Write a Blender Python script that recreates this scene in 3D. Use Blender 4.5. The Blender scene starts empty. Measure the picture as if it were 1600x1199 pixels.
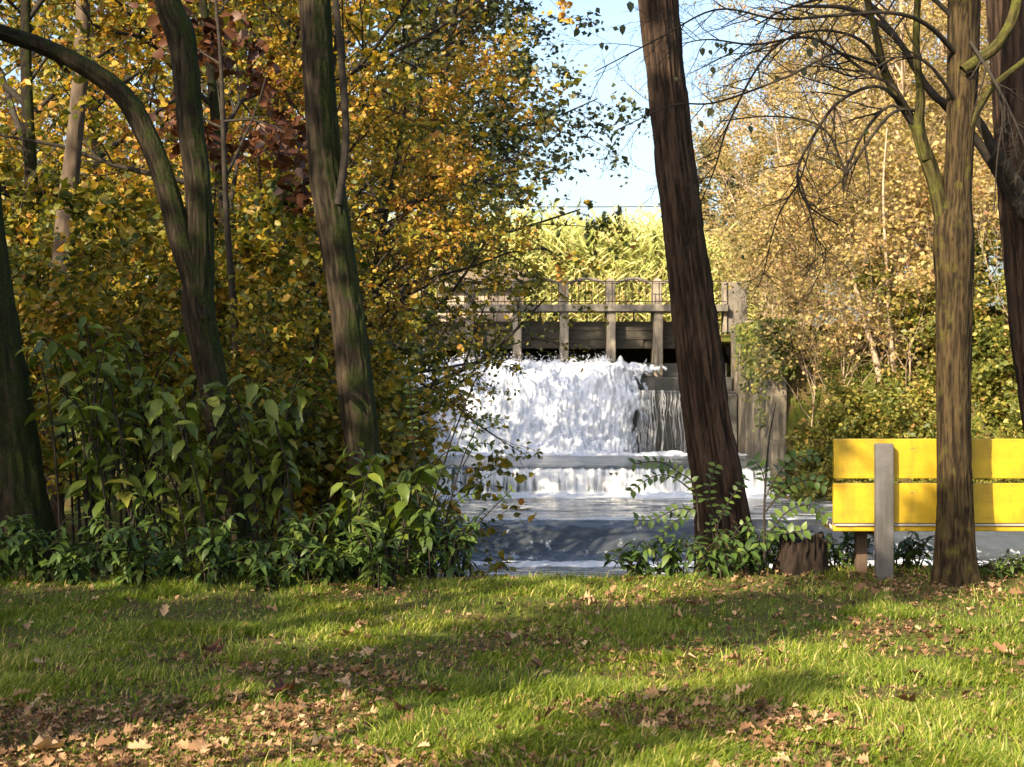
import bpy, bmesh, math, random
import numpy as np
from mathutils import Vector, Matrix

# ------------------------------------------------------------------ camera, sky, sun, exposure
scene = bpy.context.scene
COL = scene.collection
FPX, HOR, CAMZ = 2400.0, 568.0, 1.5            # focal length and horizon row of the 1600 px wide photograph

cam_d = bpy.data.cameras.new('camera')
cam = bpy.data.objects.new('camera', cam_d); COL.objects.link(cam)
cam.location = (0, 0, CAMZ); cam.rotation_euler = (math.pi / 2, 0, 0)
cam_d.sensor_width = 36; cam_d.sensor_fit = 'HORIZONTAL'; cam_d.lens = 36 * FPX / 1600
cam_d.shift_y = -(599.5 - HOR) / 1600
cam_d.clip_start = 0.1; cam_d.clip_end = 3000
cam_d.dof.use_dof = True; cam_d.dof.focus_distance = 11.5; cam_d.dof.aperture_fstop = 9
scene.camera = cam

SUN_EL = math.radians(33)
SUN_AZ = (-0.60, -0.80)                         # horizontal direction towards the sun (behind the camera, to the left)
world = bpy.data.worlds.new('World'); scene.world = world; world.use_nodes = True
wn = world.node_tree.nodes; wl = world.node_tree.links
sky = wn.new('ShaderNodeTexSky'); sky.sky_type = 'NISHITA'; sky.sun_disc = False
sky.sun_elevation = SUN_EL; sky.sun_rotation = math.atan2(SUN_AZ[0], SUN_AZ[1])
sky.air_density = 1.0; sky.dust_density = 4.0; sky.ozone_density = 1.0
bg = wn['Background']; bg.inputs['Strength'].default_value = 0.12
wl.new(sky.outputs[0], bg.inputs[0])
sun_d = bpy.data.lights.new('sun', 'SUN'); sun_d.energy = 5.0; sun_d.angle = math.radians(0.55); sun_d.color = (1.0, 0.83, 0.60)
sun = bpy.data.objects.new('sun', sun_d); COL.objects.link(sun)
sd = Vector((SUN_AZ[0] * math.cos(SUN_EL), SUN_AZ[1] * math.cos(SUN_EL), math.sin(SUN_EL)))
sun.rotation_euler = sd.to_track_quat('Z', 'Y').to_euler(); sun.location = (-20, -25, 30)
vs = scene.view_settings
vs.view_transform = 'Standard'; vs.look = 'None'; vs.gamma = 1.0; vs.use_curve_mapping = False; vs.exposure = 1.6
scene.cycles.max_bounces = 6; scene.cycles.diffuse_bounces = 3; scene.cycles.glossy_bounces = 2
scene.cycles.transmission_bounces = 3; scene.cycles.transparent_max_bounces = 6
scene.cycles.caustics_reflective = False; scene.cycles.caustics_refractive = False

# ------------------------------------------------------------------ helpers
def at(px, py, Y):
    return np.array(((px - 800) * Y / FPX, Y, CAMZ - (py - HOR) * Y / FPX))

def _hash(i, j, k):
    i = i.astype(np.uint32); j = j.astype(np.uint32); k = k.astype(np.uint32)
    n = i * np.uint32(374761393) + j * np.uint32(668265263) + k * np.uint32(2147483647 - 58379)
    n = (n ^ (n >> np.uint32(13))) * np.uint32(1274126177)
    n = n ^ (n >> np.uint32(16))
    return (n & np.uint32(0xFFFFFF)).astype(np.float64) / 0xFFFFFF * 2 - 1

def vnoise(p):
    p = np.asarray(p, float) + 1000.0
    f = np.floor(p); t = p - f; t = t * t * (3 - 2 * t); f = f.astype(np.int64)
    out = 0
    for a in (0, 1):
        wx = t[..., 0] if a else 1 - t[..., 0]
        for b in (0, 1):
            wy = t[..., 1] if b else 1 - t[..., 1]
            for c in (0, 1):
                wz = t[..., 2] if c else 1 - t[..., 2]
                out = out + wx * wy * wz * _hash(f[..., 0] + a, f[..., 1] + b, f[..., 2] + c)
    return out

def fbm(p, octv=4, gain=0.5):
    p = np.asarray(p, float); s = 0; a = 1.0; n = 0
    for o in range(octv):
        s = s + a * vnoise(p * 2 ** o + 17.3 * o); n += a; a *= gain
    return s / n

def v3(x, y, z):
    x, y, z = np.broadcast_arrays(x, y, z)
    return np.stack([x, y, z], -1).astype(float)

def mesh_np(name, V, F, smooth=True, attrs=None):
    """V (n,3); F list of int arrays (m,3) or (m,4)"""
    me = bpy.data.meshes.new(name)
    V = np.asarray(V, np.float32)
    if not isinstance(F, (list, tuple)): F = [F]
    F = [np.asarray(f, np.int32) for f in F if len(f)]
    me.vertices.add(len(V)); me.vertices.foreach_set('co', V.ravel())
    loops = np.concatenate([f.ravel() for f in F]); tot = np.concatenate([np.full(len(f), f.shape[1], np.int32) for f in F])
    start = np.concatenate([[0], np.cumsum(tot)[:-1]]).astype(np.int32)
    me.loops.add(len(loops)); me.loops.foreach_set('vertex_index', loops)
    me.polygons.add(len(tot)); me.polygons.foreach_set('loop_start', start); me.polygons.foreach_set('loop_total', tot)
    if smooth: me.polygons.foreach_set('use_smooth', np.ones(len(tot), bool))
    for k, a in (attrs or {}).items():
        at_ = me.attributes.new(k, 'FLOAT', 'POINT'); at_.data.foreach_set('value', np.asarray(a, np.float32))
    me.update(calc_edges=True)
    return me

def tag(o, label=None, cat=None, group=None, kind=None):
    if label: o['label'] = label
    if cat: o['category'] = cat
    if group: o['group'] = group
    if kind: o['kind'] = kind
    return o

def link(name, me, mat=None, parent=None, loc=None, label=None, cat=None, group=None, kind=None):
    o = bpy.data.objects.new(name, me); COL.objects.link(o)
    if mat is not None and me is not None and len(me.materials) == 0: me.materials.append(mat)
    if parent is not None: o.parent = parent
    if loc is not None: o.location = loc
    return tag(o, label, cat, group, kind)

def empty(name, loc, label, cat, group=None, rz=0.0, scale=1.0):
    o = bpy.data.objects.new(name, None); COL.objects.link(o)
    o.empty_display_size = 0.2
    o.location = tuple(loc); o.rotation_euler = (0, 0, rz); o.scale = (scale,) * 3
    return tag(o, label, cat, group)

def copy_tree(root, loc, rz, label, scale=1.0, group=None):
    def cp(o, parent):
        c = o.copy(); COL.objects.link(c)
        if parent is not None:
            c.parent = parent; c.matrix_parent_inverse = o.matrix_parent_inverse.copy()
        for ch in o.children: cp(ch, c)
        return c
    r = cp(root, None); r.location = tuple(loc); r.rotation_euler = (0, 0, rz)
    r.scale = (scale,) * 3 if not isinstance(scale, tuple) else scale
    tag(r, label, None, group)
    return r

class Geo:
    def __init__(self): self.V = []; self.Q = []; self.T = []; self.n = 0; self.A = []
    def add(self, V, Q=None, T=None, tint=0.5):
        V = np.asarray(V, float)
        if Q is not None and len(Q): self.Q.append(np.asarray(Q, int) + self.n)
        if T is not None and len(T): self.T.append(np.asarray(T, int) + self.n)
        self.V.append(V); self.n += len(V)
        self.A.append(np.broadcast_to(np.asarray(tint, float), (len(V),)))
    def box(self, x0, x1, y0, y1, z0, z1, tint=0.5):
        V = np.array([(x, y, z) for z in (z0, z1) for y in (y0, y1) for x in (x0, x1)], float)
        self.add(V, [(0, 2, 3, 1), (4, 5, 7, 6), (0, 1, 5, 4), (2, 6, 7, 3), (0, 4, 6, 2), (1, 3, 7, 5)], tint=tint)
    def tube(self, P, R, k=6, tint=0.5, cap=False):
        V, Q = tube(P, R, k); self.add(V, Q, tint=tint)
        if cap:
            n = self.n
            c = len(P) - 1
            self.add(np.vstack([V[-k:], [P[-1]]]), T=[(i, (i + 1) % k, k) for i in range(k)], tint=tint)
    def mesh(self, name, smooth=True, tint=False):
        F = []
        if self.Q: F.append(np.vstack(self.Q))
        if self.T: F.append(np.vstack(self.T))
        return mesh_np(name, np.vstack(self.V), F, smooth, {'tint': np.concatenate(self.A)} if tint else None)
    def build(self, name, mat, parent=None, smooth=True, tint=False, **kw):
        return link(name, self.mesh(name, smooth, tint), mat, parent, **kw)

def frames(P):
    P = np.asarray(P, float); n = len(P)
    T = np.gradient(P, axis=0); T /= np.linalg.norm(T, axis=1, keepdims=True) + 1e-9
    U = np.zeros_like(P)
    ref = np.array((0.0, -1.0, 0.0)) if abs(T[0][1]) < 0.9 else np.array((1.0, 0, 0))
    for i in range(n):
        u = ref - T[i] * ref.dot(T[i]); u /= np.linalg.norm(u) + 1e-9
        U[i] = u; ref = u
    W = np.cross(T, U)
    return T, U, W

def tube(P, R, k=6):
    P = np.asarray(P, float); R = np.asarray(R, float); n = len(P)
    T, U, W = frames(P)
    a = np.arange(k) * 2 * math.pi / k
    V = P[:, None] + R[:, None, None] * (np.cos(a)[None, :, None] * U[:, None] + np.sin(a)[None, :, None] * W[:, None])
    i = np.arange(n - 1)[:, None] * k; j = np.arange(k)[None, :]; j2 = (j + 1) % k
    Q = np.stack([i + j, i + j2, i + k + j2, i + k + j], -1).reshape(-1, 4)
    return V.reshape(-1, 3), Q

def resample(P, n):
    """Catmull-Rom through the rows of P (any columns)"""
    P = np.asarray(P, float); m = len(P)
    E = np.vstack([2 * P[0] - P[1], P, 2 * P[-1] - P[-2]])
    out = []
    for t in np.linspace(0, m - 1, n):
        i = min(int(t), m - 2); f = t - i
        a, b, c, d = E[i], E[i + 1], E[i + 2], E[i + 3]
        out.append(0.5 * (2 * b + (c - a) * f + (2 * a - 5 * b + 4 * c - d) * f * f + (3 * b - a - 3 * c + d) * f ** 3))
    return np.array(out)

def pxpath(rows, Y, n):
    """rows of (px, py, width px[, dY]) -> points and radii at depth Y"""
    L = []
    for r in rows:
        y = Y + (r[3] if len(r) > 3 else 0)
        p = at(r[0], r[1], y); L.append((*p, r[2] * y / FPX / 2))
    S = resample(L, n)
    return S[:, :3], np.maximum(S[:, 3], 0.001)

# leaf templates: x across, y along, z up
TL = dict(
    broad=(np.array([(0, 0, 0), (-.20, .22, .05), (0, .25, -.01), (.20, .22, .05), (-.23, .55, .0), (0, .58, -.07), (.23, .55, .0), (0, 1, -.30), (-.11, .82, -.12), (.11, .82, -.12)]),
           np.array([(0, 2, 1), (0, 3, 2), (1, 2, 5), (1, 5, 4), (2, 3, 6), (2, 6, 5), (4, 5, 8), (5, 7, 8), (5, 6, 9), (5, 9, 7)])),
    blade=(np.array([(0, 0, 0), (-.045, .3, .02), (0, .32, 0), (.045, .3, .02), (-.04, .62, -.05), (0, .64, -.07), (.04, .62, -.05), (0, 1, -.30)]),
           np.array([(0, 2, 1), (0, 3, 2), (1, 2, 5), (1, 5, 4), (2, 3, 6), (2, 6, 5), (4, 5, 7), (5, 6, 7)])),
    far=(np.array([(0, 0, 0), (-.36, .45, .10), (0, 1, -.06), (.36, .45, .10)]), np.array([(0, 2, 1), (0, 3, 2)])),
    oval=(np.array([(0, 0, 0), (-.33, .28, .07), (0, .30, 0), (.33, .28, .07), (-.27, .64, .04), (0, .66, -.03), (.27, .64, .04), (0, 1, -.14)]),
          np.array([(0, 2, 1), (0, 3, 2), (1, 2, 5), (1, 5, 4), (2, 3, 6), (2, 6, 5), (4, 5, 7), (5, 6, 7)])),
    lance=(np.array([(0, 0, 0), (-.17, .25, .05), (0, .28, 0), (.17, .25, .05), (-.18, .55, 0), (0, .58, -.05), (.18, .55, 0), (0, 1, -.25)]),
           np.array([(0, 2, 1), (0, 3, 2), (1, 2, 5), (1, 5, 4), (2, 3, 6), (2, 6, 5), (4, 5, 7), (5, 6, 7)])),
)
def leaf_arrays(kind, pos, direc, norm, size, tint):
    tv, tf = TL[kind]
    d = direc / (np.linalg.norm(direc, axis=1, keepdims=True) + 1e-9)
    x = np.cross(d, norm); x /= np.linalg.norm(x, axis=1, keepdims=True) + 1e-9
    z = np.cross(x, d)
    V = pos[:, None] + size[:, None, None] * (tv[None, :, 0:1] * x[:, None] + tv[None, :, 1:2] * d[:, None] + tv[None, :, 2:3] * z[:, None])
    m = len(tv)
    F = (np.arange(len(pos))[:, None, None] * m + tf[None]).reshape(-1, 3)
    return V.reshape(-1, 3), F, np.repeat(tint, m)

def leaf_mesh(name, kind, pos, direc, norm, size, tint):
    V, F, A = leaf_arrays(kind, pos, direc, norm, size, tint)
    return mesh_np(name, V, F, True, {'tint': A})

# ------------------------------------------------------------------ materials
def newmat(name):
    m = bpy.data.materials.new(name); m.use_nodes = True
    n = m.node_tree.nodes; b = n['Principled BSDF']
    return m, n, m.node_tree.links, b

def ramp(n, l, fac, stops, interp='LINEAR'):
    r = n.new('ShaderNodeValToRGB'); e = r.color_ramp.elements
    r.color_ramp.interpolation = interp
    while len(e) < len(stops): e.new(0.5)
    for i, (p, c) in enumerate(stops):
        e[i].position = p; e[i].color = (*c, 1)
    l.new(fac, r.inputs[0]); return r.outputs[0]

def noise(n, l, scale, detail=4, vec=None, mapping=None, rough=0.55, coord='Object'):
    t = n.new('ShaderNodeTexNoise'); t.inputs['Scale'].default_value = scale; t.inputs['Detail'].default_value = detail
    t.inputs['Roughness'].default_value = rough
    c = n.new('ShaderNodeTexCoord'); src = c.outputs[coord]
    if mapping:
        mp = n.new('ShaderNodeMapping'); mp.inputs['Scale'].default_value = mapping; l.new(src, mp.inputs[0]); src = mp.outputs[0]
    l.new(src, t.inputs['Vector']); return t.outputs['Fac']

def mixc(n, l, fac, a, b, mode='MIX'):
    m = n.new('ShaderNodeMix'); m.data_type = 'RGBA'; m.blend_type = mode
    for s, v in ((0, fac), (6, a), (7, b)):
        if hasattr(v, 'is_linked') or hasattr(v, 'links'): l.new(v, m.inputs[s])
        elif s == 0: m.inputs[0].default_value = v
        else: m.inputs[s].default_value = (*v, 1)
    return m.outputs[2]

def math_(n, l, op, a, b=0.0, c=None, clamp=False):
    m = n.new('ShaderNodeMath'); m.operation = op; m.use_clamp = clamp
    for i, v in enumerate((a, b, c)):
        if v is None: continue
        if isinstance(v, (int, float)): m.inputs[i].default_value = v
        else: l.new(v, m.inputs[i])
    return m.outputs[0]

def bump(n, l, b, h, strength=0.5, dist=0.02):
    bp = n.new('ShaderNodeBump'); bp.inputs['Strength'].default_value = strength; bp.inputs['Distance'].default_value = dist
    l.new(h, bp.inputs['Height']); l.new(bp.outputs[0], b.inputs['Normal'])

def leaf_mat(name, stops, trans=0.35, rough=0.5, spec=0.35):
    m, n, l, b = newmat(name)
    a = n.new('ShaderNodeAttribute'); a.attribute_name = 'tint'
    c = ramp(n, l, a.outputs['Fac'], stops)
    f = noise(n, l, 30, 2)
    c2 = mixc(n, l, math_(n, l, 'MULTIPLY', f, 0.5), c, (0.5, 0.5, 0.5), 'MULTIPLY')
    l.new(c2, b.inputs['Base Color']); b.inputs['Roughness'].default_value = rough
    b.inputs['Specular IOR Level'].default_value = spec
    t = n.new('ShaderNodeBsdfTranslucent')
    tc = mixc(n, l, 1.0, c2, (1.25, 1.15, 0.6), 'MULTIPLY'); l.new(tc, t.inputs[0])
    mx = n.new('ShaderNodeMixShader'); mx.inputs[0].default_value = trans
    l.new(b.outputs[0], mx.inputs[1]); l.new(t.outputs[0], mx.inputs[2])
    l.new(mx.outputs[0], n['Material Output'].inputs[0])
    return m

def bark_mat(name, c0, c1, moss=0.0, mossdir=(0.9, 0.1, 0.2), mosscol=(0.035, 0.05, 0.010), scl=9.0, zs=0.16):
    m, n, l, b = newmat(name)
    f = noise(n, l, scl * 4, 6, mapping=(1, 1, zs), rough=0.65)
    c = ramp(n, l, f, [(0.32, c0), (0.68, c1)])
    f2 = noise(n, l, 3.0, 4)
    c = mixc(n, l, math_(n, l, 'MULTIPLY', f2, 0.6), c, (0.45, 0.42, 0.40), 'MULTIPLY')
    a = n.new('ShaderNodeAttribute'); a.attribute_name = 'tint'
    fur = ramp(n, l, a.outputs['Fac'], [(0.05, (0.34, 0.32, 0.31)), (0.55, (.95, .95, .95)), (.95, (1.25, 1.22, 1.2))])
    c = mixc(n, l, 1.0, c, fur, 'MULTIPLY')
    if moss > 0:
        g = n.new('ShaderNodeNewGeometry'); dt = n.new('ShaderNodeVectorMath'); dt.operation = 'DOT_PRODUCT'
        l.new(g.outputs['Normal'], dt.inputs[0]); dt.inputs[1].default_value = mossdir
        f3 = noise(n, l, 9.0, 5)
        s = math_(n, l, 'ADD', math_(n, l, 'MULTIPLY', dt.outputs['Value'], 0.6), math_(n, l, 'MULTIPLY', math_(n, l, 'SUBTRACT', f3, 0.5), 2.4))
        s = math_(n, l, 'MULTIPLY', math_(n, l, 'SMOOTH_MIN', math_(n, l, 'MAXIMUM', math_(n, l, 'ADD', s, moss - 0.5), 0.0), 0.9, 0.2), 1.6, clamp=True)
        mc = ramp(n, l, noise(n, l, 60, 3), [(0.3, tuple(x * .5 for x in mosscol)), (0.7, tuple(x * 1.6 for x in mosscol))])
        c = mixc(n, l, s, c, mc)
    l.new(c, b.inputs['Base Color']); b.inputs['Roughness'].default_value = 0.9; b.inputs['Specular IOR Level'].default_value = 0.15
    bump(n, l, b, f, 0.9, 0.02)
    return m

def simple(name, c0, c1, scale=8, rough=0.8, mapping=None, bmp=0.3, bdist=0.01, detail=6, spec=0.3, lo=0.3, hi=0.7):
    m, n, l, b = newmat(name)
    f = noise(n, l, scale, detail, mapping=mapping)
    l.new(ramp(n, l, f, [(lo, c0), (hi, c1)]), b.inputs['Base Color'])
    b.inputs['Roughness'].default_value = rough; b.inputs['Specular IOR Level'].default_value = spec
    if bmp: bump(n, l, b, f, bmp, bdist)
    return m

M = {}
M['gold'] = leaf_mat('autumn_gold_leaves', [(0, (.025, .045, .010)), (.30, (.085, .105, .014)), (.55, (.22, .205, .022)), (.78, (.46, .30, .032)), (1, (.38, .18, .04))], 0.42)
M['green'] = leaf_mat('green_leaves', [(0, (.030, .055, .010)), (.5, (.080, .125, .018)), (.85, (.16, .20, .030)), (1, (.28, .26, .05))], 0.36, 0.42, 0.35)
M['herb'] = leaf_mat('herb_leaves', [(0, (.028, .055, .014)), (.5, (.065, .115, .022)), (.85, (.125, .18, .032)), (1, (.20, .25, .045))], 0.3, 0.45, 0.35)
M['darkgreen'] = leaf_mat('dark_olive_leaves', [(0, (.020, .034, .014)), (.6, (.05, .065, .025)), (1, (.13, .12, .04))], 0.25)
M['tan'] = leaf_mat('tan_autumn_leaves', [(0, (.06, .065, .015)), (.35, (.26, .22, .07)), (.65, (.44, .34, .12)), (.88, (.44, .28, .12)), (1, (.36, .18, .09))], 0.35)
M['bankgreen'] = leaf_mat('bank_leaves', [(0, (.04, .065, .014)), (.45, (.13, .155, .028)), (.75, (.34, .31, .06)), (1, (.42, .25, .09))], 0.38)
M['redbrown'] = leaf_mat('red_oak_leaves', [(0, (.035, .014, .009)), (.5, (.085, .032, .016)), (1, (.16, .065, .028))], 0.35)
M['litter'] = leaf_mat('dry_leaves', [(0, (.07, .035, .018)), (.4, (.19, .105, .052)), (.75, (.33, .20, .105)), (1, (.48, .34, .19))], 0.15, 0.7, 0.2)
M['grass'] = leaf_mat('grass_blades', [(0, (.040, .070, .008)), (.5, (.125, .185, .016)), (.82, (.25, .30, .030)), (1, (.52, .43, .16))], 0.40, 0.5, 0.25)
M['reed'] = leaf_mat('cane_leaves', [(0, (.18, .21, .06)), (.5, (.40, .46, .13)), (.85, (.58, .56, .23)), (1, (.62, .46, .22))], 0.3)
M['bark_moss'] = bark_mat('mossy_bark', (.013, .0105, .007), (.056, .043, .028), 0.72, (0.95, 0.15, 0.25), (.018, .024, .005))
M['bark_fibre'] = bark_mat('fibrous_bark', (.016, .011, .008), (.070, .045, .030), 0.10, (0.9, 0.3, 0.0), (.02, .025, .006))
M['bark_olive'] = bark_mat('olive_bark', (.017, .012, .006), (.072, .051, .023), 0.16, (-0.3, -0.3, 0.5), (.07, .065, .012), scl=7)
M['bark_limb'] = bark_mat('green_limb_bark', (.028, .024, .010), (.09, .078, .024), 0.28, (-0.5, -0.5, 0.3), (.052, .055, .010), scl=7)
M['twig'] = simple('twig_bark', (.010, .008, .006), (.032, .025, .017), 20, 0.9, bmp=0)
M['pale_bark'] = simple('pale_bark', (.12, .09, .06), (.32, .25, .17), 14, 0.9, mapping=(1, 1, .3))
M['dull_bark'] = simple('dull_bark', (.03, .022, .015), (.10, .072, .048), 14, 0.9, mapping=(1, 1, .3))
M['grey_twig'] = simple('dry_twigs', (.22, .16, .11), (.44, .34, .24), 10, 0.9, bmp=0)
M['stump'] = bark_mat('rotten_stump', (.009, .007, .005), (.036, .024, .017), 0.0)

# ------------------------------------------------------------------ terrain
def sstep(a, b, x):
    t = np.clip((x - a) / (b - a), 0, 1); return t * t * (3 - 2 * t)

def lawn_edge(x):
    return 10.72 + 0.68 * sstep(1.2, 2.4, x) + 0.53 * sstep(-0.6, -1.6, x)

def ground(x, y):
    x = np.asarray(x, float); y = np.asarray(y, float)
    lawn = 0.028 * fbm(v3(x * .7, y * .7, 3.3), 3) + 0.012 * vnoise(v3(x * 3.1, y * 3.1, 8.8))
    xl = -1.5 - 0.055 * (y - 12)                                     # left shore
    e = lawn_edge(x)
    river = -0.16 * np.clip(y - e, 0, 1.6) - 5.2 * sstep(e + 1.2, e + 6.5, y)
    wood = -0.25 * sstep(e, e + 5, y) + 0.12 * fbm(v3(x * .3, y * .3, 1.0), 3) + 2.6 * sstep(38, 62, y)
    w = sstep(xl + 0.9, xl - 0.9, x)
    near = river * (1 - w) + wood * w
    # right bank rises from the water
    xr = 8.75 + np.clip(49 - y, 0, 60) * 0.9
    rb = -4.6 + 7.0 * sstep(xr - 0.6, xr + 7.0, x) + 2.2 * sstep(xr + 5, xr + 22, x) + 0.4 * fbm(v3(x * .2, y * .2, 5.0), 3)
    rbw = sstep(xr - 1.4, xr + 0.4, x) * sstep(20, 30, y)
    bw = sstep(49, 51, y) * sstep(8.65, 8.75, x)                      # level ground behind the wing wall
    rb = rb * (1 - bw) + (2.75 + 1.0 * sstep(10, 20, x)) * bw
    far = near * (1 - rbw) + rb * rbw
    # behind the sluice
    up = 1.4 + 1.4 * sstep(66.0, 68.0, y)
    bk = sstep(60.9, 61.3, y)
    far = far * (1 - bk) + up * bk
    side = sstep(9.5, 13, np.abs(x - 1.5)) * sstep(61, 62, y)
    far = far * (1 - side) + 3.0 * side
    back = sstep(e - 0.02, e + 0.05, y)
    return lawn * (1 - sstep(11, 14, y)) + far * back

def axis(lo, hi, step, outer):
    a = np.arange(lo, hi + 1e-6, step)
    return a
gx = np.concatenate([[-900, -400, -200, -110, -70, -48, -36], np.arange(-28, -6, 0.8), np.arange(-6, 6, 0.12), np.arange(6, 30, 0.5), [34, 42, 60, 100, 200, 400, 900]])
gy = np.concatenate([[-300, -120, -60, -30, -15, -6, -2, 1, 3], np.arange(4.2, 13.5, 0.12), np.arange(13.5, 64, 0.5), np.arange(64, 72, .5), [74, 78, 84, 95, 120, 180, 300, 500, 900, 1500]])
GX, GY = np.meshgrid(gx, gy)
GZ = ground(GX, GY)
def grid_quads(nx, ny):
    i = np.arange(ny - 1)[:, None] * nx; j = np.arange(nx - 1)[None]
    return np.stack([i + j, i + j + 1, i + nx + j + 1, i + nx + j], -1).reshape(-1, 4)

m, n, l, b = newmat('soil_and_moss')
f = noise(n, l, 2.2, 6, coord='Object'); f2 = noise(n, l, 26, 5)
c = ramp(n, l, f2, [(0.3, (.032, .026, .010)), (0.55, (.080, .062, .024)), (0.75, (.125, .098, .040))])
c = mixc(n, l, ramp(n, l, f, [(.42, (0, 0, 0)), (.58, (1, 1, 1))]), c, ramp(n, l, f2, [(.3, (.035, .048, .008)), (.7, (.095, .110, .020))]))
l.new(c, b.inputs['Base Color']); b.inputs['Roughness'].default_value = 0.95; b.inputs['Specular IOR Level'].default_value = 0.1
bump(n, l, b, f2, 0.8, 0.03); M['soil'] = m
link('ground', mesh_np('ground', v3(GX, GY, GZ).reshape(-1, 3), grid_quads(len(gx), len(gy))), M['soil'], kind='structure',
     label='lawn, river bank and wood floor under grass and leaves')

# ------------------------------------------------------------------ water
def water_mat(name, base, foam_lo, foam_hi, mapping, scale, rough=0.12, bmap=(1, 1, 1), bscale=6, bst=0.35, bd=0.06, foamcol=(.80, .82, .84), extra=None, bdetail=4):
    m, n, l, b = newmat(name)
    f = noise(n, l, scale, 7, mapping=mapping, rough=0.62)
    if extra:
        a = n.new('ShaderNodeAttribute'); a.attribute_name = 'foam'
        f = math_(n, l, 'ADD', f, math_(n, l, 'MULTIPLY', math_(n, l, 'SUBTRACT', a.outputs['Fac'], 0.5), extra))
    k = ramp(n, l, f, [(foam_lo, (0, 0, 0)), (foam_hi, (1, 1, 1))])
    l.new(mixc(n, l, k, base, foamcol), b.inputs['Base Color'])
    r = math_(n, l, 'ADD', math_(n, l, 'MULTIPLY', k, 0.5), rough); l.new(r, b.inputs['Roughness'])
    b.inputs['IOR'].default_value = 1.33
    h = noise(n, l, bscale, bdetail, mapping=bmap)
    bump(n, l, b, h, bst, bd)
    return m

def sheet(name, X, Y, Z, mat, kind='structure', label=None, attrs=None, parent=None):
    ny, nx = X.shape
    return link(name, mesh_np(name, v3(X, Y, Z).reshape(-1, 3), grid_quads(nx, ny), True, attrs), mat, parent, kind=kind, label=label)

ZA, ZB, ZC = -1.80, -2.71, -3.58
# main cascade: a torn sheet that shoots under the gates and leaps the steps
nu, nv = 420, 240
U, Vv = np.meshgrid(np.linspace(0, 1, nu), np.linspace(0, 1, nv))
x = -6.0 + U * 12.9
prof = resample(np.array([(60.1, 1.42), (59.4, 1.50), (58.6, 1.50), (57.9, 1.34), (57.25, .95), (56.75, .30), (56.35, -.45), (56.0, -1.2), (55.5, -1.72), (54.6, -1.86)]), nv)
y = np.broadcast_to(prof[:, 0][:, None], U.shape).copy(); z = np.broadcast_to(prof[:, 1][:, None], U.shape).copy()
s = Vv
n1 = fbm(v3(x * .55, s * 3.0, 2.0), 3); n2 = fbm(v3(x * 1.9, s * 7, 7.0), 4); n3 = fbm(v3(x * 6.5, s * 17, 4.0), 4, .6)
amp = 0.12 + 0.55 * sstep(0.03, 0.35, s) * sstep(1.0, 0.85, s)
n4 = fbm(v3(x * 14, s * 30, 9.0), 3, .6)
disp = amp * (0.60 * n1 + 0.45 * n2 + 0.32 * n3 + .16 * n4)
# spouts between the piers
PIERX = [-5.30, -3.47, -1.63, 0.20, 2.03, 3.85, 5.68]
spout = 0
for i, px_ in enumerate(PIERX[:-1]):
    for k, hh in ((0.20, .42), (0.82, .48), (.5, .12)):
        spout = spout + hh * (0.75 + 0.3 * math.sin(i * 5.1 + k * 9)) * np.exp(-((x - (px_ + k * 1.83)) / .20) ** 2)
top = np.exp(-((s - 0.075) / 0.05) ** 2)
z = z + disp * .75 + spout * top * (0.7 + .5 * n3) ; y = y - disp * .8
# it thins out to the right and falls back onto the concrete
edge = 5.25 + .45 * fbm(v3(s * 5, 3.0, 0.0), 3) + 1.0 * np.exp(-((s - .28) / .09) ** 2)
away = sstep(edge - 1.9, edge + .6, x + .5 * n2 + .25 * n3)
wall_y = np.interp(z, [-2, .36, .45, .98, 1.0, 1.6], [57.22, 57.22, 57.46, 58.46, 58.5, 59.6])
y = y * (1 - away) + np.minimum(wall_y, 60) * away; z = z - .12 * away * np.abs(n2)
veil = sstep(edge - 1.7, edge + .9, x + .3 * n2)
foam = np.clip(.80 + .18 * n2 + .34 * n3 - .45 * sstep(edge - 2.2, edge, x) + .18 * sstep(.9, 1, s) - 0.10 * sstep(.45, .7, s), 0, 1)
m = water_mat('torn_white_water', (.36, .41, .46), .30, .66, (1, 1, .8), 2.6, 0.25, (1, 1, .7), 9, 0.6, 0.08, (.62, .66, .72), extra=1.0)
nn, ll = m.node_tree.nodes, m.node_tree.links                     # the sheet breaks up into threads towards the bare wall
va = nn.new('ShaderNodeAttribute'); va.attribute_name = 'veil'
th = noise(nn, ll, 5.0, 6, mapping=(1, .3, .28), rough=.6)
al = ramp(nn, ll, math_(nn, ll, 'SUBTRACT', th, math_(nn, ll, 'MULTIPLY', math_(nn, ll, 'SUBTRACT', va.outputs['Fac'], .42), .62)), [(.46, (0, 0, 0)), (.54, (1, 1, 1))])
ll.new(al, nn['Principled BSDF'].inputs['Alpha'])
cas = sheet('waterfall', x, y, z, m, label='white water bursting under the sluice gates and down the steps', attrs={'foam': foam.ravel(), 'veil': veil.ravel()})
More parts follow.
